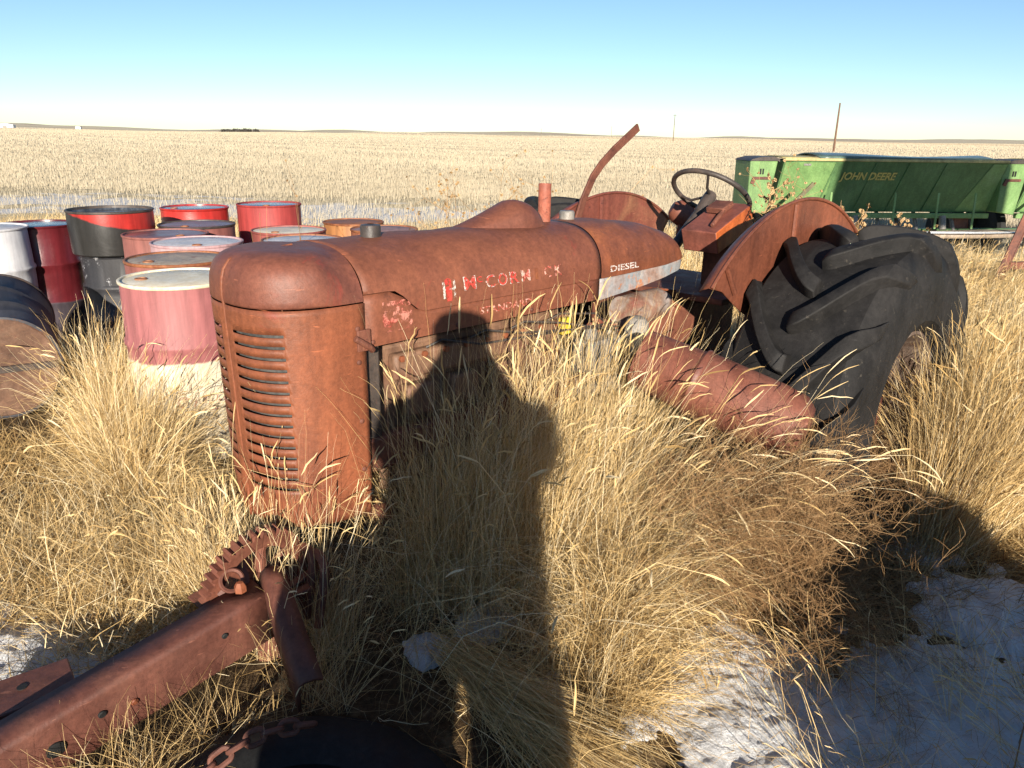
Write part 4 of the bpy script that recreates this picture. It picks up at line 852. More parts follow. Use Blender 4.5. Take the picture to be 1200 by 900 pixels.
def blades(x, y, L, phi, tilt, bend, w, tint, seg=5, head=None, z0=None, wander=0.4, floor=0.008, hw=2.6, kink=0.06, rho=None):
    n = len(x); u = np.linspace(0, 1, seg+1) if head is None else np.concatenate([np.linspace(0, 0.89, seg-3), [0.91, 0.935, 0.96, 0.98, 1.0]])
    seg = len(u)-1; um = (u[1:]+u[:-1])/2
    a = tilt[:, None]+bend[:, None]*um[None]**1.4+(0 if head is None else head[:, None]*np.clip((um-0.86)/0.14, 0, 1)[None]*rng.uniform(0.1, 0.9, n)[:, None])+rng.normal(0, kink, (n, seg))
    ph = phi[:, None]+rng.normal(0, wander, n)[:, None]*um[None]+rng.normal(0, kink*1.6, (n, seg))
    st = np.stack([np.sin(a)*np.cos(ph), np.sin(a)*np.sin(ph), np.cos(a)], -1)*L[:, None, None]*np.diff(u)[None, :, None]
    P = np.concatenate([np.zeros((n, 1, 3)), np.cumsum(st, 1)], 1)
    g = gh(x, y)
    P[..., 0] += x[:, None]; P[..., 1] += y[:, None]; P[..., 2] += (g if z0 is None else z0)[:, None]-0.01
    P[..., 2] = np.maximum(P[..., 2], (g+floor)[:, None]+0.02*u[None]*rng.random(n)[:, None])
    rho = (rng.uniform(0, math.pi, n) if rho is None else rho)[:, None]; aa = np.concatenate([a[:, :1], a], 1); pp = np.concatenate([ph[:, :1], ph], 1)
    h = np.stack([-np.sin(pp), np.cos(pp), np.zeros_like(pp)], -1); nn = np.stack([np.cos(aa)*np.cos(pp), np.cos(aa)*np.sin(pp), -np.sin(aa)], -1)
    side = h*np.cos(rho)[..., None]+nn*np.sin(rho)[..., None]
    prof = 1-0.75*u**1.5
    W_ = w[:, None]*prof[None]
    if head is not None:
        hp = np.sin(np.clip((u-0.885)/0.118, 0, 1)*math.pi)**0.7+0.12; W_ = np.where(head[:, None], w[:, None]*np.where(u > 0.895, hp*hw*0.95, 0.75)[None], W_)
    out = [strips(P, W_, side, tint)]
    if head is not None and head.any():               # seed heads get a second, crossed ribbon
        s2 = nn*np.cos(rho)[..., None]-h*np.sin(rho)[..., None]; k0 = seg-5
        out.append(strips(P[head][:, k0:], W_[head][:, k0:], s2[head][:, k0:], tint[head]))
    return out
def grass_object(name, parts, mat, label, kind='stuff'):
    V = []; F = []; T = []; o_ = 0
    for v, f, t in parts: V.append(v); F.append(f+o_); T.append(t); o_ += len(v)
    V = np.concatenate(V); F = np.concatenate(F); T = np.concatenate(T)
    me = bpy.data.meshes.new(name); me.vertices.add(len(V)); me.vertices.foreach_set('co', V.astype(np.float32).ravel())
    me.loops.add(F.size); me.loops.foreach_set('vertex_index', F.astype(np.int32).ravel())
    me.polygons.add(len(F)); me.polygons.foreach_set('loop_start', np.arange(0, F.size, 4, dtype=np.int32)); me.polygons.foreach_set('loop_total', np.full(len(F), 4, np.int32))
    me.update(calc_edges=True); me.attributes.new('tint', 'FLOAT', 'POINT').data.foreach_set('value', T.astype(np.float32))
    me.materials.append(mat); o = bpy.data.objects.new(name, me); COL.objects.link(o); tag(o, label, kind=kind); return o
def inpoly(x, y, poly):
    r_ = np.zeros(len(x), bool); j = len(poly)-1
    for i in range(len(poly)):
        xi, yi = poly[i]; xj, yj = poly[j]
        c = ((yi > y) != (yj > y)) & (x < (xj-xi)*(y-yi)/((yj-yi) or 1e-9)+xi); r_ ^= c; j = i
    return r_
def blocked(x, y):
    dx, dy = x+0.680, y-2.541; s_ = (dx+dy)*0.70711; yl = (-dx+dy)*0.70711
    b = (s_ > -0.34) & (s_ < 0.06) & (np.abs(yl) < 0.285)
    b |= (s_ > 0.06) & (s_ < 1.2) & (np.abs(yl) < 0.20)
    b |= (s_ > 1.45) & (s_ < 2.95) & (yl > -1.30) & (yl < -0.68)
    for bx, by, br in DR: b |= np.hypot(x-bx, y-by) < br
    b |= np.hypot(x+0.47, y-1.44) < 0.40
    return b
DR = [(o.location.x, o.location.y, 0.29) for o in bpy.data.objects if o.name.startswith('oil_drum') and not o.parent and o.rotation_euler.x == 0]
def patch(poly, n, L, tilt, bend, phi, w=0.0028, tint=(0.55, 0.2), seg=5, clump=0, spread=0.06, heads=0.0, splay=0.5, wander=0.4, hw=2.6, allow=False, kink=0.12):
    xs = [p[0] for p in poly]; ys = [p[1] for p in poly]
    def sample(k):
        X = []; Y = []; c = 0
        while c < k:
            x = rng.uniform(min(xs), max(xs), k*3); y = rng.uniform(min(ys), max(ys), k*3); m = inpoly(x, y, poly); X.append(x[m]); Y.append(y[m]); c += m.sum()
        return np.concatenate(X)[:k], np.concatenate(Y)[:k]
    if clump:
        cx, cy = sample(clump); ci = rng.integers(0, clump, n); ox = rng.normal(0, spread, n); oy = rng.normal(0, spread, n)
        x = cx[ci]+ox; y = cy[ci]+oy; cphi = rng.normal(phi[0], phi[1], clump)[ci]; cL = rng.uniform(0.75, 1.15, clump)[ci]; ct = rng.normal(0, 0.08, clump)[ci]
        out = np.arctan2(oy, ox); d = np.cos(cphi)*(1-splay)+np.cos(out)*splay; e = np.sin(cphi)*(1-splay)+np.sin(out)*splay; ph = np.arctan2(e, d)+rng.normal(0, 0.35, n)
    else:
        x, y = sample(n); ph = rng.normal(phi[0], phi[1], n); cL = 1; ct = 0
    m = ~blocked(x, y) if not allow else np.ones(n, bool)
    Lh = rng.uniform(L[0], L[1], n)*cL; tl = np.abs(rng.normal(tilt[0], tilt[1], n)); bd = rng.normal(bend[0], bend[1], n); tn = np.clip(rng.normal(tint[0], tint[1], n)+ct, 0, 1); ww = w*rng.uniform(0.6, 1.35, n)
    hd = rng.random(n) < heads if heads else None
    return blades(x[m], y[m], Lh[m], ph[m], tl[m], bd[m], ww[m], tn[m], seg, hd[m] if hd is not None else None, wander=wander, hw=hw, kink=kink)
PI = math.pi
DR.append((-0.79, 2.09, 0.16)); DR.append((-1.62, 2.12, 0.15)); DR.append((0.42, 2.12, 0.07))
g = []
# tall stems along the near side of the hood
E_ = [(-0.30, 2.46), (0.0, 2.78), (0.55, 3.25), (0.58, 2.95), (0.28, 2.58), (-0.12, 2.24)]
g += patch(E_, 2300, (0.60, 1.08), (0.12, 0.11), (0.4, 0.35), (0.2, 1.6), 0.0021, (0.70, 0.20), 8, clump=80, spread=0.07, heads=0.14, splay=0.6, kink=0.09)
g += patch(E_, 2300, (0.4, 0.95), (0.40, 0.35), (1.3, 0.9), (0, 2.5), 0.0019, (0.58, 0.25), 7, wander=1.6, kink=0.26)
# matted bulge right of the shadow: arcs combed over, cross stems, fallen straw
F_ = [(0.14, 2.10), (0.32, 2.05), (0.52, 2.38), (0.56, 2.72), (0.28, 2.55)]
g += patch(F_, 1200, (0.40, 0.78), (0.35, 0.3), (1.7, 0.7), (0.1, 1.2), 0.0022, (0.70, 0.2), 9, clump=14, spread=0.05, splay=0.25, heads=0.06, wander=0.7, kink=0.10)
g += patch(F_, 2000, (0.25, 0.62), (0.6, 0.45), (1.3, 0.9), (-0.2, 2.2), 0.0020, (0.58, 0.25), 7, wander=1.8, kink=0.28)
g += patch(F_, 1900, (0.2, 0.5), (1.2, 0.35), (0.5, 0.7), (-0.4, 1.8), 0.0020, (0.46, 0.22), 6, wander=1.2, kink=0.24)
g += patch([(0.08, 1.98), (0.36, 1.90), (0.58, 2.15), (0.56, 2.4), (0.25, 2.25)], 1500, (0.25, 0.55), (1.0, 0.35), (0.9, 0.5), (-0.2, 1.0), 0.0021, (0.60, 0.22), 8, clump=10, spread=0.05, splay=0.25, wander=0.7, kink=0.14)
g += patch([(0.08, 1.98), (0.36, 1.90), (0.58, 2.15), (0.56, 2.4), (0.25, 2.25)], 1200, (0.15, 0.4), (0.9, 0.45), (0.8, 0.8), (0, 2.5), 0.0019, (0.48, 0.25), 6, wander=1.6, kink=0.28)
# grass caught under and before the cylinder
g += patch([(0.42, 2.48), (0.62, 2.46), (0.85, 2.74), (0.60, 2.86)], 1900, (0.15, 0.36), (0.55, 0.4), (1.0, 0.7), (0.1, 1.4), 0.0015, (0.60, 0.22), 7, clump=24, spread=0.07, heads=0.06, wander=1.0, kink=0.2)
# seed stems leaning right across the rusted cylinder
g += patch([(0.25, 2.40), (0.6, 2.30), (0.75, 2.5), (0.45, 2.65)], 80, (0.80, 1.15), (0.48, 0.18), (0.95, 0.45), (0.15, 0.35), 0.0014, (0.84, 0.10), 12, heads=0.9, wander=0.3, hw=3.0, kink=0.07)
g += patch([(0.15, 2.50), (0.45, 2.40), (0.58, 2.6), (0.38, 2.75)], 170, (0.60, 1.0), (0.40, 0.22), (0.9, 0.5), (0.2, 0.6), 0.0014, (0.80, 0.12), 12, heads=0.8, wander=0.4, hw=3.0, kink=0.08)
# around the nose and to its left
NL = [(-1.5, 2.45), (-1.02, 2.2), (-0.72, 2.32), (-0.95, 2.75), (-1.35, 3.0), (-1.6, 2.95)]
g += patch(NL, 3000, (0.12, 0.36), (0.35, 0.25), (0.9, 0.5), (0.6, 1.6), 0.0017, (0.62, 0.22), 6, clump=60, spread=0.07, heads=0.06)
g += patch(NL, 3400, (0.10, 0.34), (0.8, 0.45), (0.9, 0.8), (0, 2.5), 0.0016, (0.52, 0.25), 6, wander=1.5, kink=0.26)
g += patch([(-0.88, 2.24), (-0.64, 2.2), (-0.62, 2.3), (-0.78, 2.38)], 200, (0.35, 0.68), (0.15, 0.1), (0.35, 0.3), (1.2, 1.2), 0.0022, (0.75, 0.14), 6, heads=0.5, wander=0.2)
g += patch([(-0.9, 2.25), (-0.66, 2.2), (-0.62, 2.3), (-0.85, 2.4)], 900, (0.1, 0.3), (0.4, 0.3), (0.6, 0.4), (0, 2.5), 0.0019, (0.5, 0.2), 5)
# stems standing before the nose
g += patch([(-1.02, 2.30), (-0.62, 2.12), (-0.58, 2.22), (-0.95, 2.55)], 420, (0.30, 0.62), (0.16, 0.12), (0.35, 0.3), (1.0, 1.4), 0.0019, (0.78, 0.14), 7, heads=0.5, wander=0.25)
g += patch([(-1.05, 2.25), (-0.66, 2.20), (-0.60, 2.28), (-0.98, 2.6)], 1800, (0.15, 0.42), (0.45, 0.3), (0.9, 0.7), (0, 2.5), 0.0016, (0.58, 0.24), 6, wander=1.4, kink=0.24)
g += patch([(-1.02, 2.22), (-0.70, 2.14), (-0.64, 2.26), (-0.95, 2.46)], 900, (0.28, 0.60), (0.25, 0.2), (0.6, 0.4), (0.6, 1.6), 0.0017, (0.70, 0.2), 7, clump=22, spread=0.05, heads=0.25, wander=0.5)
NF = [(-1.14, 2.32), (-0.98, 2.19), (-0.90, 2.24), (-0.64, 2.06), (-0.50, 2.10), (-0.68, 2.30), (-0.92, 2.27), (-1.05, 2.42)]
g += patch(NF, 700, (0.32, 0.66), (0.15, 0.12), (0.45, 0.35), (0.8, 1.6), 0.0017, (0.74, 0.18), 8, clump=40, spread=0.03, heads=0.3, wander=0.4)
g += patch(NF, 1700, (0.15, 0.42), (0.5, 0.35), (1.0, 0.7), (0, 2.5), 0.0016, (0.58, 0.24), 6, wander=1.4, kink=0.24)
g += patch([(-0.46, 2.38), (-0.36, 2.28), (-0.08, 2.56), (-0.18, 2.68)], 900, (0.50, 0.98), (0.12, 0.1), (0.5, 0.4), (0.3, 1.6), 0.0017, (0.68, 0.2), 8, clump=16, spread=0.06, heads=0.1, kink=0.1)
g += patch([(-0.46, 2.38), (-0.36, 2.28), (-0.08, 2.56), (-0.18, 2.68)], 700, (0.3, 0.75), (0.45, 0.35), (1.2, 0.8), (0, 2.5), 0.0015, (0.58, 0.24), 7, wander=1.5, kink=0.26)
g += patch([(-1.02, 2.10), (-0.60, 1.98), (-0.52, 2.16), (-0.95, 2.28)], 150, (0.45, 0.85), (0.16, 0.12), (0.45, 0.35), (1.2, 1.4), 0.0017, (0.82, 0.12), 9, heads=0.5, wander=0.4, allow=True)
g += patch([(-1.02, 2.10), (-0.60, 1.98), (-0.52, 2.16), (-0.95, 2.28)], 260, (0.15, 0.4), (0.4, 0.3), (0.8, 0.6), (1.2, 2.4), 0.0015, (0.65, 0.22), 6, wander=1.0, kink=0.2, allow=True)
# tangle left of the pink drum
C_ = [(-1.63, 2.98), (-1.92, 3.45), (-2.38, 4.25), (-2.2, 4.1), (-1.93, 3.62), (-1.60, 3.08)]
g += patch(C_, 3400, (0.35, 0.78), (0.30, 0.2), (0.8, 0.5), (0.9, 0.8), 0.0024, (0.70, 0.2), 7, clump=26, spread=0.07, heads=0.08, splay=0.45)
g += patch(C_, 5500, (0.25, 0.65), (0.7, 0.45), (1.0, 0.9), (0, 2.5), 0.0021, (0.56, 0.25), 7, wander=1.7, kink=0.28)
g += patch([(-1.95, 3.5), (-2.15, 3.8), (-2.5, 4.6), (-2.25, 4.7), (-1.95, 4.0)], 300, (0.6, 0.95), (0.45, 0.2), (0.3, 0.3), (0.7, 0.4), 0.0042, (0.74, 0.13), 6, wander=0.15)
g += patch([(-1.35, 3.25), (-1.7, 3.3), (-1.8, 3.55), (-1.3, 3.5)], 600, (0.08, 0.22), (0.4, 0.3), (0.6, 0.4), (0, 2.5), 0.0018, (0.6, 0.2), 5)
g += patch([(-2.0, 3.1), (-3.2, 3.3), (-3.2, 3.9), (-2.3, 3.9)], 2500, (0.08, 0.25), (0.6, 0.35), (0.8, 0.5), (0, 2.5), 0.0026, (0.4, 0.2), 5)
# lower left meadow
D_ = [(-2.3, 3.0), (-2.3, 2.2), (-1.65, 1.95), (-1.0, 2.15), (-1.3, 2.7), (-1.75, 3.05)]
g += patch(D_, 3600, (0.15, 0.42), (0.6, 0.35), (0.9, 0.6), (0.4, 1.8), 0.0022, (0.62, 0.24), 7, clump=90, spread=0.08, heads=0.04, wander=0.8, kink=0.15)
g += patch(D_, 4800, (0.12, 0.40), (1.0, 0.4), (0.6, 0.8), (0, 2.5), 0.0021, (0.48, 0.26), 6, wander=1.5, kink=0.26)
g += patch([(-1.75, 2.25), (-1.55, 1.95), (-1.05, 2.0), (-1.1, 2.35)], 420, (0.14, 0.28), (0.7, 0.3), (0.4, 0.4), (-0.6, 1.3), 0.0048, (0.95, 0.06), 4)
# around the beam and the bottom edge
g += patch([(-1.5, 1.15), (-0.62, 1.25), (-0.55, 1.75), (-0.75, 1.75), (-1.2, 1.35)], 4200, (0.10, 0.30), (0.6, 0.35), (0.8, 0.5), (0, 2.5), 0.0017, (0.5, 0.2), 5, clump=40, spread=0.06)
g += patch([(-0.66, 1.75), (-0.50, 1.65), (-0.45, 1.90), (-0.60, 2.0)], 320, (0.2, 0.42), (0.3, 0.2), (0.6, 0.4), (0, 2), 0.0017, (0.72, 0.15), 5, heads=0.1)
# shaded centre, thin stems over bare dark soil
g += patch([(-0.42, 1.75), (0.30, 1.8), (0.40, 2.15), (-0.38, 2.3)], 480, (0.25, 0.62), (0.35, 0.3), (1.0, 0.6), (0, 2.0), 0.0015, (0.62, 0.22), 8, clump=16, spread=0.08, wander=0.9, kink=0.16)
g += patch([(-0.42, 1.35), (0.30, 1.45), (0.32, 1.8), (-0.42, 1.9)], 220, (0.2, 0.5), (0.4, 0.3), (0.9, 0.5), (0, 2.0), 0.0015, (0.5, 0.2), 6)
# sheaf of flattened straw running to the bottom of the picture
n_ = 1800; t_ = rng.random(n_); x_ = -0.22+0.30*t_+rng.normal(0, 0.032, n_); y_ = 2.12-0.40*t_+rng.normal(0, 0.028, n_)
g += blades(x_, y_, rng.uniform(0.3, 0.6, n_), rng.normal(-0.92, 0.10, n_), rng.normal(1.38, 0.10, n_), rng.normal(0.12, 0.12, n_), np.full(n_, 0.0021), np.clip(rng.normal(0.6, 0.15, n_), 0, 1), 5, z0=gh(x_, y_)+0.03+rng.random(n_)*0.11, wander=0.1)
# stalks poking through the snow
g += patch([(0.65, 1.45), (1.5, 1.4), (1.75, 1.9), (1.3, 2.2), (0.8, 1.95)], 420, (0.16, 0.42), (0.75, 0.25), (0.2, 0.3), (2.5, 0.5), 0.0022, (0.80, 0.15), 5, clump=46, spread=0.025, splay=0.2, wander=0.15, heads=0.3, hw=1.6)
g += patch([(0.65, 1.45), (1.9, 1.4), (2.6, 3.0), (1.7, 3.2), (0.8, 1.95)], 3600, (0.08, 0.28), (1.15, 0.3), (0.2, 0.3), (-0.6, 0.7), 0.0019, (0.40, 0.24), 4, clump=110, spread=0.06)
# grass standing before the rim of the rear wheel
g += patch([(1.72, 2.80), (2.25, 3.0), (2.3, 3.45), (2.02, 3.35)], 7500, (0.40, 0.96), (0.20, 0.16), (0.5, 0.4), (0.5, 0.8), 0.0020, (0.56, 0.24), 7, clump=44, spread=0.06, heads=0.15, splay=0.4)
# shaded turf right of the weed bush
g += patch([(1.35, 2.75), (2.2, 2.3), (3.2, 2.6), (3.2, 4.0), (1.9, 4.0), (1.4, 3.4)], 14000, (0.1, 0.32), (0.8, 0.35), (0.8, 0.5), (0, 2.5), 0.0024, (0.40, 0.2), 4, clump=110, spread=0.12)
grass_object('dry_grass', g, STRAW, 'tangled dry straw coloured grass around the tractor')
# right hand slope of fine grass behind the tyre
g = []
A_ = [(2.05, 4.0), (3.0, 3.85), (4.6, 4.9), (6.8, 7.6), (6.0, 9.3), (3.6, 8.9), (2.5, 5.6)]
g += patch(A_, 62000, (0.28, 0.60), (0.25, 0.14), (0.55, 0.3), (0.5, 0.6), 0.0030, (0.68, 0.15), 5, clump=520, spread=0.14, splay=0.25, heads=0.2, hw=1.9)
g += patch([(1.85, 3.35), (2.25, 3.25), (2.5, 4.0), (2.1, 4.1)], 800, (0.45, 0.85), (0.16, 0.1), (0.2, 0.2), (0.3, 0.6), 0.0028, (0.6, 0.18), 6, heads=0.4, wander=0.15)
grass_object('dry_grass', g, STRAW, 'dense fine golden grass on the right behind the tyre')
# yard grass behind the tractor and between the drums
g = []
g += patch([(-6, 4.5), (-1, 4.2), (0.5, 3.7), (3.2, 6.5), (3.2, 10), (2.5, 14), (-9, 14)], 40000, (0.12, 0.34), (0.35, 0.25), (0.6, 0.4), (0.3, 1.5), 0.0050, (0.66, 0.17), 4, clump=800, spread=0.22)
g += patch([(-0.6, 3.0), (0.9, 4.2), (1.6, 5.2), (-0.2, 5.0), (-1.2, 3.6)], 5000, (0.3, 0.65), (0.3, 0.2), (0.6, 0.4), (0.3, 1.5), 0.003, (0.58, 0.2), 5, clump=60, spread=0.1)
grass_object('dry_grass', g, STRAW, 'short dry grass in the yard behind the barrels')
# cut stubble of the field, thinning out with distance
n_ = 520000; q_ = rng.random(n_); rr = 13.5*np.exp(q_**1.4*math.log(1700/13.5)); th = rng.uniform(R(-42), R(42), n_); x_ = rr*np.sin(th); y_ = rr*np.cos(th)
m_ = (y_+0.12*x_ > 14) & ~((x_ > 2.5) & (y_ < 13))
bare = (np.abs(y_+0.12*x_-16.4) < 3.6) & (x_ < 2.2) & (rng.random(n_) < 0.80); m_ &= ~bare
x_, y_, rr = x_[m_], y_[m_], rr[m_]; n_ = len(x_)
patchy = 0.5+0.5*np.sin(x_*0.09+2*np.sin(y_*0.05))*np.sin(y_*0.16)
lr = np.log(rr); fields = np.sin(lr*9+1.2*np.sin(x_/rr*5))*np.clip((rr-160)/200, 0, 1)
brownf = np.clip((np.sin(lr*5.2+x_/rr*1.3-0.4)-0.45)*3, 0, 1)*np.clip((rr-260)/150, 0, 1)*np.clip((x_/rr+0.15)*5, 0, 1)
tn = np.clip(rng.normal(0.66, 0.09, n_)+0.16*(patchy-0.5)+0.07*fields-0.42*brownf, 0, 1)
g = blades(x_, y_, rng.uniform(0.06, 0.16, n_)*(1+0.4*patchy)*(1+np.clip(rr/400, 0, 1.0)), rng.choice([PI/2, -PI/2], n_)+rng.normal(0, 0.35, n_), np.abs(rng.normal(0.08, 0.15, n_)), rng.normal(0.15, 0.25, n_), np.clip(rr*0.00048, 0.003, 0.8)*rng.uniform(0.6, 1.3, n_), tn, 2, rho=rng.normal(0, 0.3, n_))
grass_object('stubble', g, STUB, 'pale cut stubble standing in the open field')

# ------------------------------------------------------------------ weeds and the tumbleweed bush
def twigs(origin, h, n0, spread, levels=3, seed=0, curl=0.5, w0=0.004, tintm=0.5, ratio=0.55, kids=(4, 7), updir=(0, 0, 1), buds=0.0, bud=0.012):
    r_ = np.random.default_rng(seed); segs = []; tips = []
    def grow(p, d, L, w, lev):
        k = 5; pts = [p]; dd = d.copy()
        for i in range(k):
            dd = dd+r_.normal(0, 0.13*curl*2, 3)+np.array([0, 0, 0.03]); dd /= np.linalg.norm(dd); p = p+dd*L/k; pts.append(p)
            if lev < levels:
                for _ in range(r_.integers(kids[0], kids[1])//5+(r_.random() < (r_.integers(kids[0], kids[1]) % 5)/5)):
                    ax_ = r_.normal(0, 1, 3); e = dd*0.75+ax_/np.linalg.norm(ax_)*0.75; e /= np.linalg.norm(e); grow(p, e, L*ratio*r_.uniform(0.7, 1.2), w*0.7, lev+1)
        segs.append((np.array(pts), w, lev)); tips.append((pts[-1], dd))
    for _ in range(n0):
        d = np.array(updir, float)+r_.normal(0, spread, 3); d[2] = abs(d[2])+0.05; d /= np.linalg.norm(d); grow(np.array(origin, float)+r_.normal(0, 0.02, 3)*[1, 1, 0], d, h*r_.uniform(0.75, 1.1), w0, 0)
    parts = []
    P = np.stack([s_[0] for s_ in segs]); w = np.array([s_[1] for s_ in segs]); n = len(P)
    W_ = w[:, None]*np.linspace(1, 0.45, P.shape[1])[None]; t = np.diff(P, axis=1); t = np.concatenate([t, t[:, -1:]], 1); t /= np.linalg.norm(t, axis=-1, keepdims=True)
    rd = r_.normal(0, 1, (n, 1, 3)); s1 = np.cross(t, rd); s1 /= np.linalg.norm(s1, axis=-1, keepdims=True)+1e-9; s2 = np.cross(t, s1)
    tn = np.clip(r_.normal(tintm, 0.2, n), 0, 1)
    parts += [strips(P, W_, s1, tn), strips(P, W_, s2, tn)]
    if buds:
        tp = np.array([q for (q, _) in tips if r_.random() < buds]); 
        if len(tp):
            for _ in range(3):
                dv = r_.normal(0, 1, (len(tp), 3)); dv /= np.linalg.norm(dv, axis=1, keepdims=True); Q = np.stack([tp-dv*bud*0.6, tp, tp+dv*bud*0.6], 1); sd = np.cross(dv, r_.normal(0, 1, dv.shape)); sd /= np.linalg.norm(sd, axis=1, keepdims=True)+1e-9
                parts.append(strips(Q, np.tile(np.array([0.3, 1, 0.3])*bud, (len(tp), 1)), np.repeat(sd[:, None], 3, 1), np.clip(r_.normal(tintm+0.25, 0.15, len(tp)), 0, 1)))
    return parts
def weed(name, label, cat, *a, mat=None, **k):
    pr = twigs(*a, **k); o = grass_object(name, pr, mat or TWIG, label, kind=None); tag(o, None, cat); return o
weed('tumbleweed', 'large brown tumbleweed bush spreading at the foot of the rusted cylinder', 'bush', (0.92, 2.38, 0.03), 0.50, 150, 0.85, 3, 3, 0.6, 0.0028, 0.60, 0.50, (4, 8))
weed('tumbleweed', 'low shaded tumbleweed tangle in front of the rear tyre rim', 'bush', (1.55, 2.95, 0.0), 0.34, 40, 0.85, 3, 4, 0.5, 0.0028, 0.35, 0.5, (4, 7))
weed('dry_weed', 'bleached flowering weed standing in front of the steering wheel', 'weed', (1.08, 3.72, 0.45), 0.80, 1, 0.03, 3, 24, 0.22, 0.009, 0.85, 0.34, (4, 6), buds=0.8, bud=0.017)
weed('dry_weed', 'dry weed with pale seed tufts leaning over the rear tyre top', 'weed', (1.80, 4.55, 0.85), 0.33, 4, 0.16, 2, 31, 0.3, 0.008, 0.85, 0.42, (4, 7), updir=(0.6, 0, 0.8), buds=0.9, bud=0.028)
weed('dry_weed', 'bushy dry thistle behind the front part of the hood', 'weed', (-0.42, 6.2, 0.0), 1.08, 7, 0.16, 2, 33, 0.25, 0.006, 0.75, 0.38, (4, 8), buds=0.7, bud=0.022)
weed('dry_weed', 'dry weed stalks between hood bulge and exhaust stack', 'weed', (0.0, 6.4, 0.0), 1.0, 5, 0.14, 2, 35, 0.25, 0.006, 0.78, 0.35, (3, 6), buds=0.6, bud=0.020)
weed('dry_weed', 'spindly pale weed just right of the exhaust stack', 'weed', (0.42, 6.3, 0.0), 1.15, 5, 0.12, 2, 36, 0.25, 0.006, 0.78, 0.35, (3, 6), buds=0.6, bud=0.020)
weed('dry_weed', 'dry weed tangled at the foot of the green end cover', 'weed', (2.95, 8.6, 0.0), 0.95, 8, 0.16, 2, 38, 0.3, 0.007, 0.82, 0.4, (3, 7), buds=0.8, bud=0.028)
weed('dry_weed', 'tuft of pale weeds under the drill beside its running board', 'weed', (4.45, 8.9, 0.0), 0.58, 9, 0.2, 2, 39, 0.3, 0.007, 0.85, 0.4, (3, 7), buds=0.9, bud=0.035)
weed('dry_weed', 'two thin red brown stems rising before the tall red drum', 'weed', (-1.45, 5.35, 0.4), 0.98, 2, 0.02, 1, 41, 0.10, 0.005, 0.25, 0.2, (0, 2), buds=1.0, bud=0.014)
weed('dry_weed', 'pale straw stems bent in front of the salmon drums', 'weed', (-1.80, 5.45, 0.4), 0.70, 5, 0.16, 0, 43, 0.2, 0.005, 0.8)
weed('dry_weed', 'dark seed stalks standing in the grass at the right edge', 'weed', (2.45, 3.55, 0.0), 0.42, 5, 0.35, 0, 45, 0.15, 0.004, 0.0, updir=(0.5, 0, 1), buds=1.0, bud=0.018)
weed('dry_weed', 'dark thorny twig climbing the cream part of the front drum', 'weed', (-1.58, 3.55, 0.0), 0.58, 4, 0.12, 2, 47, 0.3, 0.004, 0.1, 0.35, (2, 4))
weed('dry_weed', 'tall broken stalk at the bottom right corner', 'weed', (1.36, 1.60, 0.0), 0.42, 4, 0.22, 0, 49, 0.15, 0.005, 0.6, updir=(0.15, 0, 1))
# far shelterbelt
g = []
for k in range(26):
    bx = -505+rng.uniform(-32, 32); by = 1480+rng.uniform(-6, 6); nb = 60; hz = rng.uniform(4, 8)
    x_ = bx+rng.normal(0, 2.0, nb); y_ = by+rng.normal(0, 2, nb); g += blades(x_, y_, rng.uniform(0.5, 1, nb)*hz, rng.uniform(0, 6.28, nb), np.abs(rng.normal(0.1, 0.2, nb)), rng.normal(0, 0.3, nb), np.full(nb, 1.2), rng.uniform(0, 0.3, nb), 3)
grass_object('shelterbelt', g, grass_mat('far_trees', [(0, (0.05, 0.045, 0.04)), (1, (0.10, 0.085, 0.07))], 0), 'dark line of far shelterbelt trees on the horizon')

# ------------------------------------------------------------------ the photographer, whose shadow falls on the grass
def skin_mesh(joints, edges, root=0, sub=1):
    bm = bmesh.new(); vs = [bm.verts.new(p[:3]) for p in joints]
    for a, b in edges: bm.edges.new((vs[a], vs[b]))
    me = bpy.data.meshes.new('skin'); bm.to_mesh(me); bm.free(); o = bpy.data.objects.new('skin', me); COL.objects.link(o)
    o.modifiers.new('s', 'SKIN'); lay = me.skin_vertices[0].data if me.skin_vertices else None
    if lay is None:
        bm = bmesh.new(); bm.from_mesh(me); bm.verts.layers.skin.verify(); bm.to_mesh(me); bm.free(); lay = me.skin_vertices[0].data
    for i, p in enumerate(joints): lay[i].radius = (p[3], p[4] if len(p) > 4 else p[3]); lay[i].use_root = (i == root)
    md = o.modifiers.new('d', 'SUBSURF'); md.levels = sub; md.render_levels = sub
    dg = bpy.context.evaluated_depsgraph_get(); me2 = bpy.data.meshes.new_from_object(o.evaluated_get(dg)); bpy.data.objects.remove(o); return me2
J = [(0, -0.28, 0.95, 0.275, 0.18), (0, -0.28, 1.15, 0.275, 0.17), (0, -0.28, 1.36, 0.245, 0.16), (0, -0.26, 1.49, 0.165, 0.12), (0, -0.24, 1.565, 0.085), (0, -0.20, 1.66, 0.082, 0.10), (0, -0.21, 1.755, 0.075, 0.09)]
Ed = [(0, 1), (1, 2), (2, 3), (3, 4), (4, 5), (5, 6)]
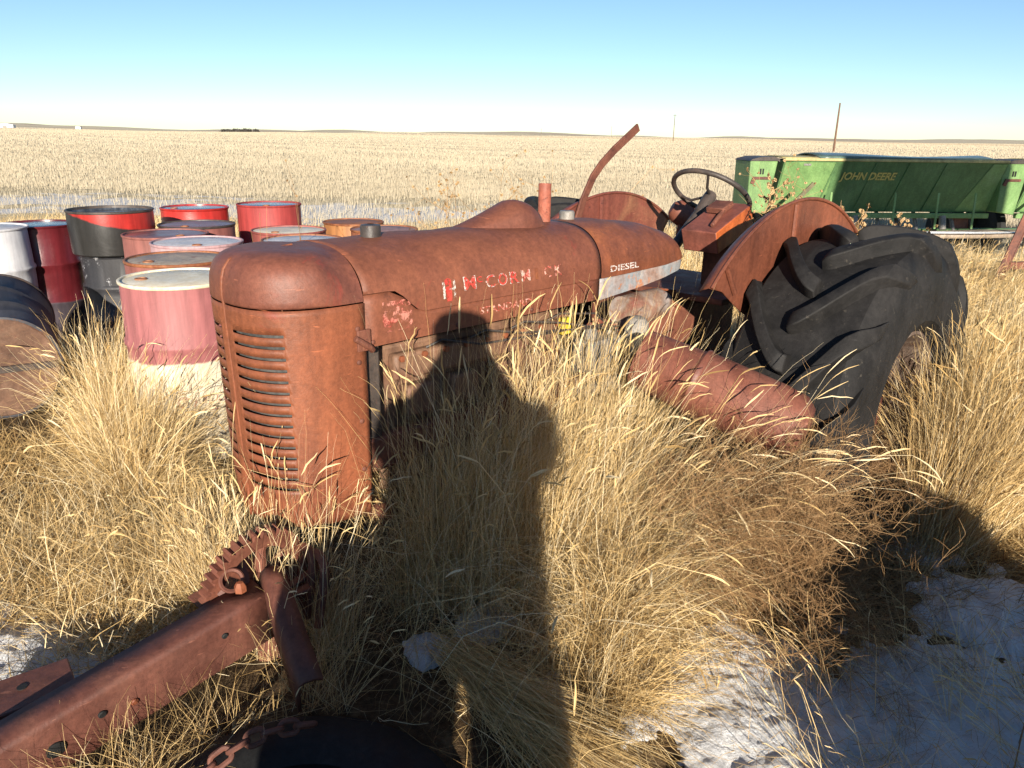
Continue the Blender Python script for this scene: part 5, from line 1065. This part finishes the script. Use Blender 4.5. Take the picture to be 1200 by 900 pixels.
for sg in (-1, 1):
    b0 = len(J); J += [(sg*0.215, -0.26, 1.43, 0.125), (sg*0.252, -0.17, 1.28, 0.100), (sg*0.15, -0.09, 1.43, 0.068), (sg*0.09, -0.055, 1.575, 0.036), (sg*0.072, -0.05, 1.62, 0.030)]
    Ed += [(2, b0), (b0, b0+1), (b0+1, b0+2), (b0+2, b0+3), (b0+3, b0+4)]
    for f in range(5):
        c0 = len(J); off = 0.016*(f-2); J += [(sg*(0.072-0.002*f), -0.04, 1.640+off*0.8, 0.0095), (sg*(0.045), -0.032-0.004*(f == 0), 1.648+off*0.8, 0.0085), (sg*0.022, -0.035, 1.652+off*0.75, 0.0075)]; Ed += [(b0+4, c0), (c0, c0+1), (c0+1, c0+2)]
    c0 = len(J); J += [(sg*0.13, -0.27, 0.80, 0.17), (sg*0.15, -0.25, 0.50, 0.14), (sg*0.16, -0.28, 0.12, 0.075), (sg*0.165, -0.18, 0.05, 0.055), (sg*0.17, -0.08, 0.045, 0.046)]; Ed += [(0, c0), (c0, c0+1), (c0+1, c0+2), (c0+2, c0+3), (c0+3, c0+4)]
me = skin_mesh(J, Ed, 0, 2); 
for mm in (plain('skin_tone', (0.45, 0.26, 0.18), 0.5), plain('dark_jacket', (0.05, 0.06, 0.08), 0.8, 0.2), plain('denim', (0.07, 0.09, 0.15), 0.85, 0.2), plain('boots', (0.07, 0.045, 0.03), 0.6)): me.materials.append(mm)
for p in me.polygons:
    c = p.center; p.use_smooth = True
    p.material_index = 3 if c.z < 0.14 else 2 if c.z < 0.90 else 0 if (c.z > 1.535 and (abs(c.x) < 0.13)) else 1
pe = bpy.data.objects.new('person', me); COL.objects.link(pe); tag(pe, 'photographer in a dark jacket holding a compact camera up to the face', 'person')
mb = MB(); mb.lathe([(0.108, 1.72), (0.104, 1.77), (0.085, 1.80), (0.045, 1.817), (0.0001, 1.82)], 28, Matrix.Translation((0, -0.21, 0)) @ Matrix.Scale(1.08, 4, (0, 1, 0))); mb.build('knit_cap', plain('knit', (0.05, 0.05, 0.06), 0.9, 0.1), pe)
mb = MB()
for sg in (-1, 1): mb.lathe([(0.0001, -0.011), (0.011, 0), (0.0001, 0.011)], 12, Matrix.Translation((sg*0.032, -0.108, 1.675)))
mb.tube([(0, -0.105, 1.68), (0, -0.085, 1.645), (0, -0.10, 1.635)], [0.008, 0.014, 0.008], 8); mb.tube([(-0.022, -0.113, 1.605), (0, -0.106, 1.603), (0.022, -0.113, 1.605)], 0.005, 6); mb.build('face', plain('face_tone', (0.36, 0.19, 0.14), 0.5), pe)
cmr = empty('compact_camera', (0, -0.045, 1.65), 0, 'small dark compact camera held in both hands by the photographer', 'camera')
mb = MB(); mb.box((0, 0, 0), (0.095, 0.024, 0.058)); mb.box((0.03, 0, 0.033), (0.018, 0.014, 0.008)); mb.build('body', DARKM, cmr, bevel=0.004)
mb = MB(); mb.lathe([(0.024, 0), (0.024, 0.012), (0.018, 0.016), (0.015, 0.012), (0.0001, 0.010)], 24, Matrix.Translation((0, 0.012, 0)) @ Matrix.Rotation(R(-90), 4, 'X')); mb.build('lens', GREYM, cmr)

bp = empty('shade_bag', (-0.37, -0.24, 0.52), R(8), 'unseen canvas bag added at the photographer left hip to cast shade', 'bag')  # invented bag, out of view, sized to darken the ground left of the legs
CANV = plain('canvas', (0.10, 0.095, 0.06), 0.9, 0.1); mb = MB()
mb.grid([[(0.17*k*math.copysign(abs(math.cos(a))**0.6, math.cos(a)), 0.12*k*math.copysign(abs(math.sin(a))**0.6, math.sin(a)), z) for a in np.linspace(0, 2*PI, 32, endpoint=False)] for z, k in ((0, 0.02), (0.0, 0.85), (0.04, 0.98), (0.25, 1.06), (0.44, 1.0), (0.50, 0.88), (0.53, 0.6), (0.54, 0.02))], closed=True); mb.build('bag', CANV, bp, smooth=60)
mb = MB(); mb.box((0, -0.13, 0.18), (0.22, 0.06, 0.20)); mb.build('pocket', CANV, bp, bevel=0.02)
mb = MB(); mb.tube([(0.12, 0, 0.50), (0.20, -0.03, 0.75), (0.24, -0.03, 0.92), (0.36, 0.0, 0.99)], 0.018, 8); mb.build('strap', DARKM, bp)

# ------------------------------------------------------------------ added unseen shade casters for the right side: made-up bales and raised tank
BALE = worn('straw_bale', [(0.26, 0.18, 0.08), (0.40, 0.29, 0.14), (0.48, 0.37, 0.20)], 14, (0.8, 0.95), spec=0.1, bmp=0.8, fine=90)
def bale(x, y, r, label, rz):
    root = empty('shade_bale', (x, y, 0), rz, label, 'hay bale', 'unseen bales added as shade casters behind the photographer')
    M = Matrix.Translation((0, 0, r*0.96)) @ Matrix.Rotation(R(90), 4, 'X'); mb = MB()
    rows = [(r*k*(1+0.02*math.sin(11*k+z*9)), z) for k, z in ((0.0001, -0.6), (0.5, -0.60), (0.92, -0.59), (1, -0.52), (1.01, -0.2), (1.0, 0.2), (1.0, 0.52), (0.92, 0.59), (0.5, 0.6), (0.0001, 0.6))]
    mb.lathe(rows, 48, M); mb.v = [tuple(Vector(v)+Vector((random.gauss(0, 0.008), random.gauss(0, 0.008), random.gauss(0, 0.008)))) for v in mb.v]
    o = mb.build('straw_roll', BALE, root, smooth=60)
bale(1.72, -1.5, 0.70, 'unseen round bale nearest the photographer, added to cast shade', 0.05); bale(3.25, -1.3, 0.66, 'second unseen round bale, added to cast shade', -0.1); bale(4.75, -1.6, 0.68, 'unseen round bale at the row end, added to cast shade', 0.15)
ft = empty('shade_caster_tank', (6.18, 1.0, 0), R(2), 'unseen grey tank on four tall legs, added to shade the drill', 'fuel tank')  # invented tank, out of view, placed so its shadow falls on the drill hopper
mb = MB(); Mx = Matrix.Translation((0, 0, 3.62)) @ Matrix.Rotation(R(90), 4, 'Y'); Lt = 1.26
mb.lathe([(0.0001, -Lt), (0.40, -Lt+0.01), (0.44, -Lt+0.05), (0.45, -Lt+0.12), (0.45, Lt-0.12), (0.44, Lt-0.05), (0.40, Lt-0.01), (0.0001, Lt)], 40, Mx); mb.build('tank', GREYM, ft)
for sx in (-1, 1):
    for sy in (-1, 1): mb = MB(); mb.tube([(sx*1.1, sy*0.75, 0), (sx*1.0, sy*0.32, 3.3)], 0.035, 8); mb.build('leg', DARKM, ft)
    mb = MB(); mb.bar((sx*1.07, -0.6, 1.0), (sx*1.03, 0.45, 2.3), 0.03, 0.03); mb.build('brace', DARKM, ft)
mb = MB(); mb.tube([(1.27, 0, 3.3), (1.4, 0, 3.0), (1.42, 0.05, 1.6), (1.38, 0.08, 1.2)], 0.018, 8); mb.build('hose', RUBBERD, ft)
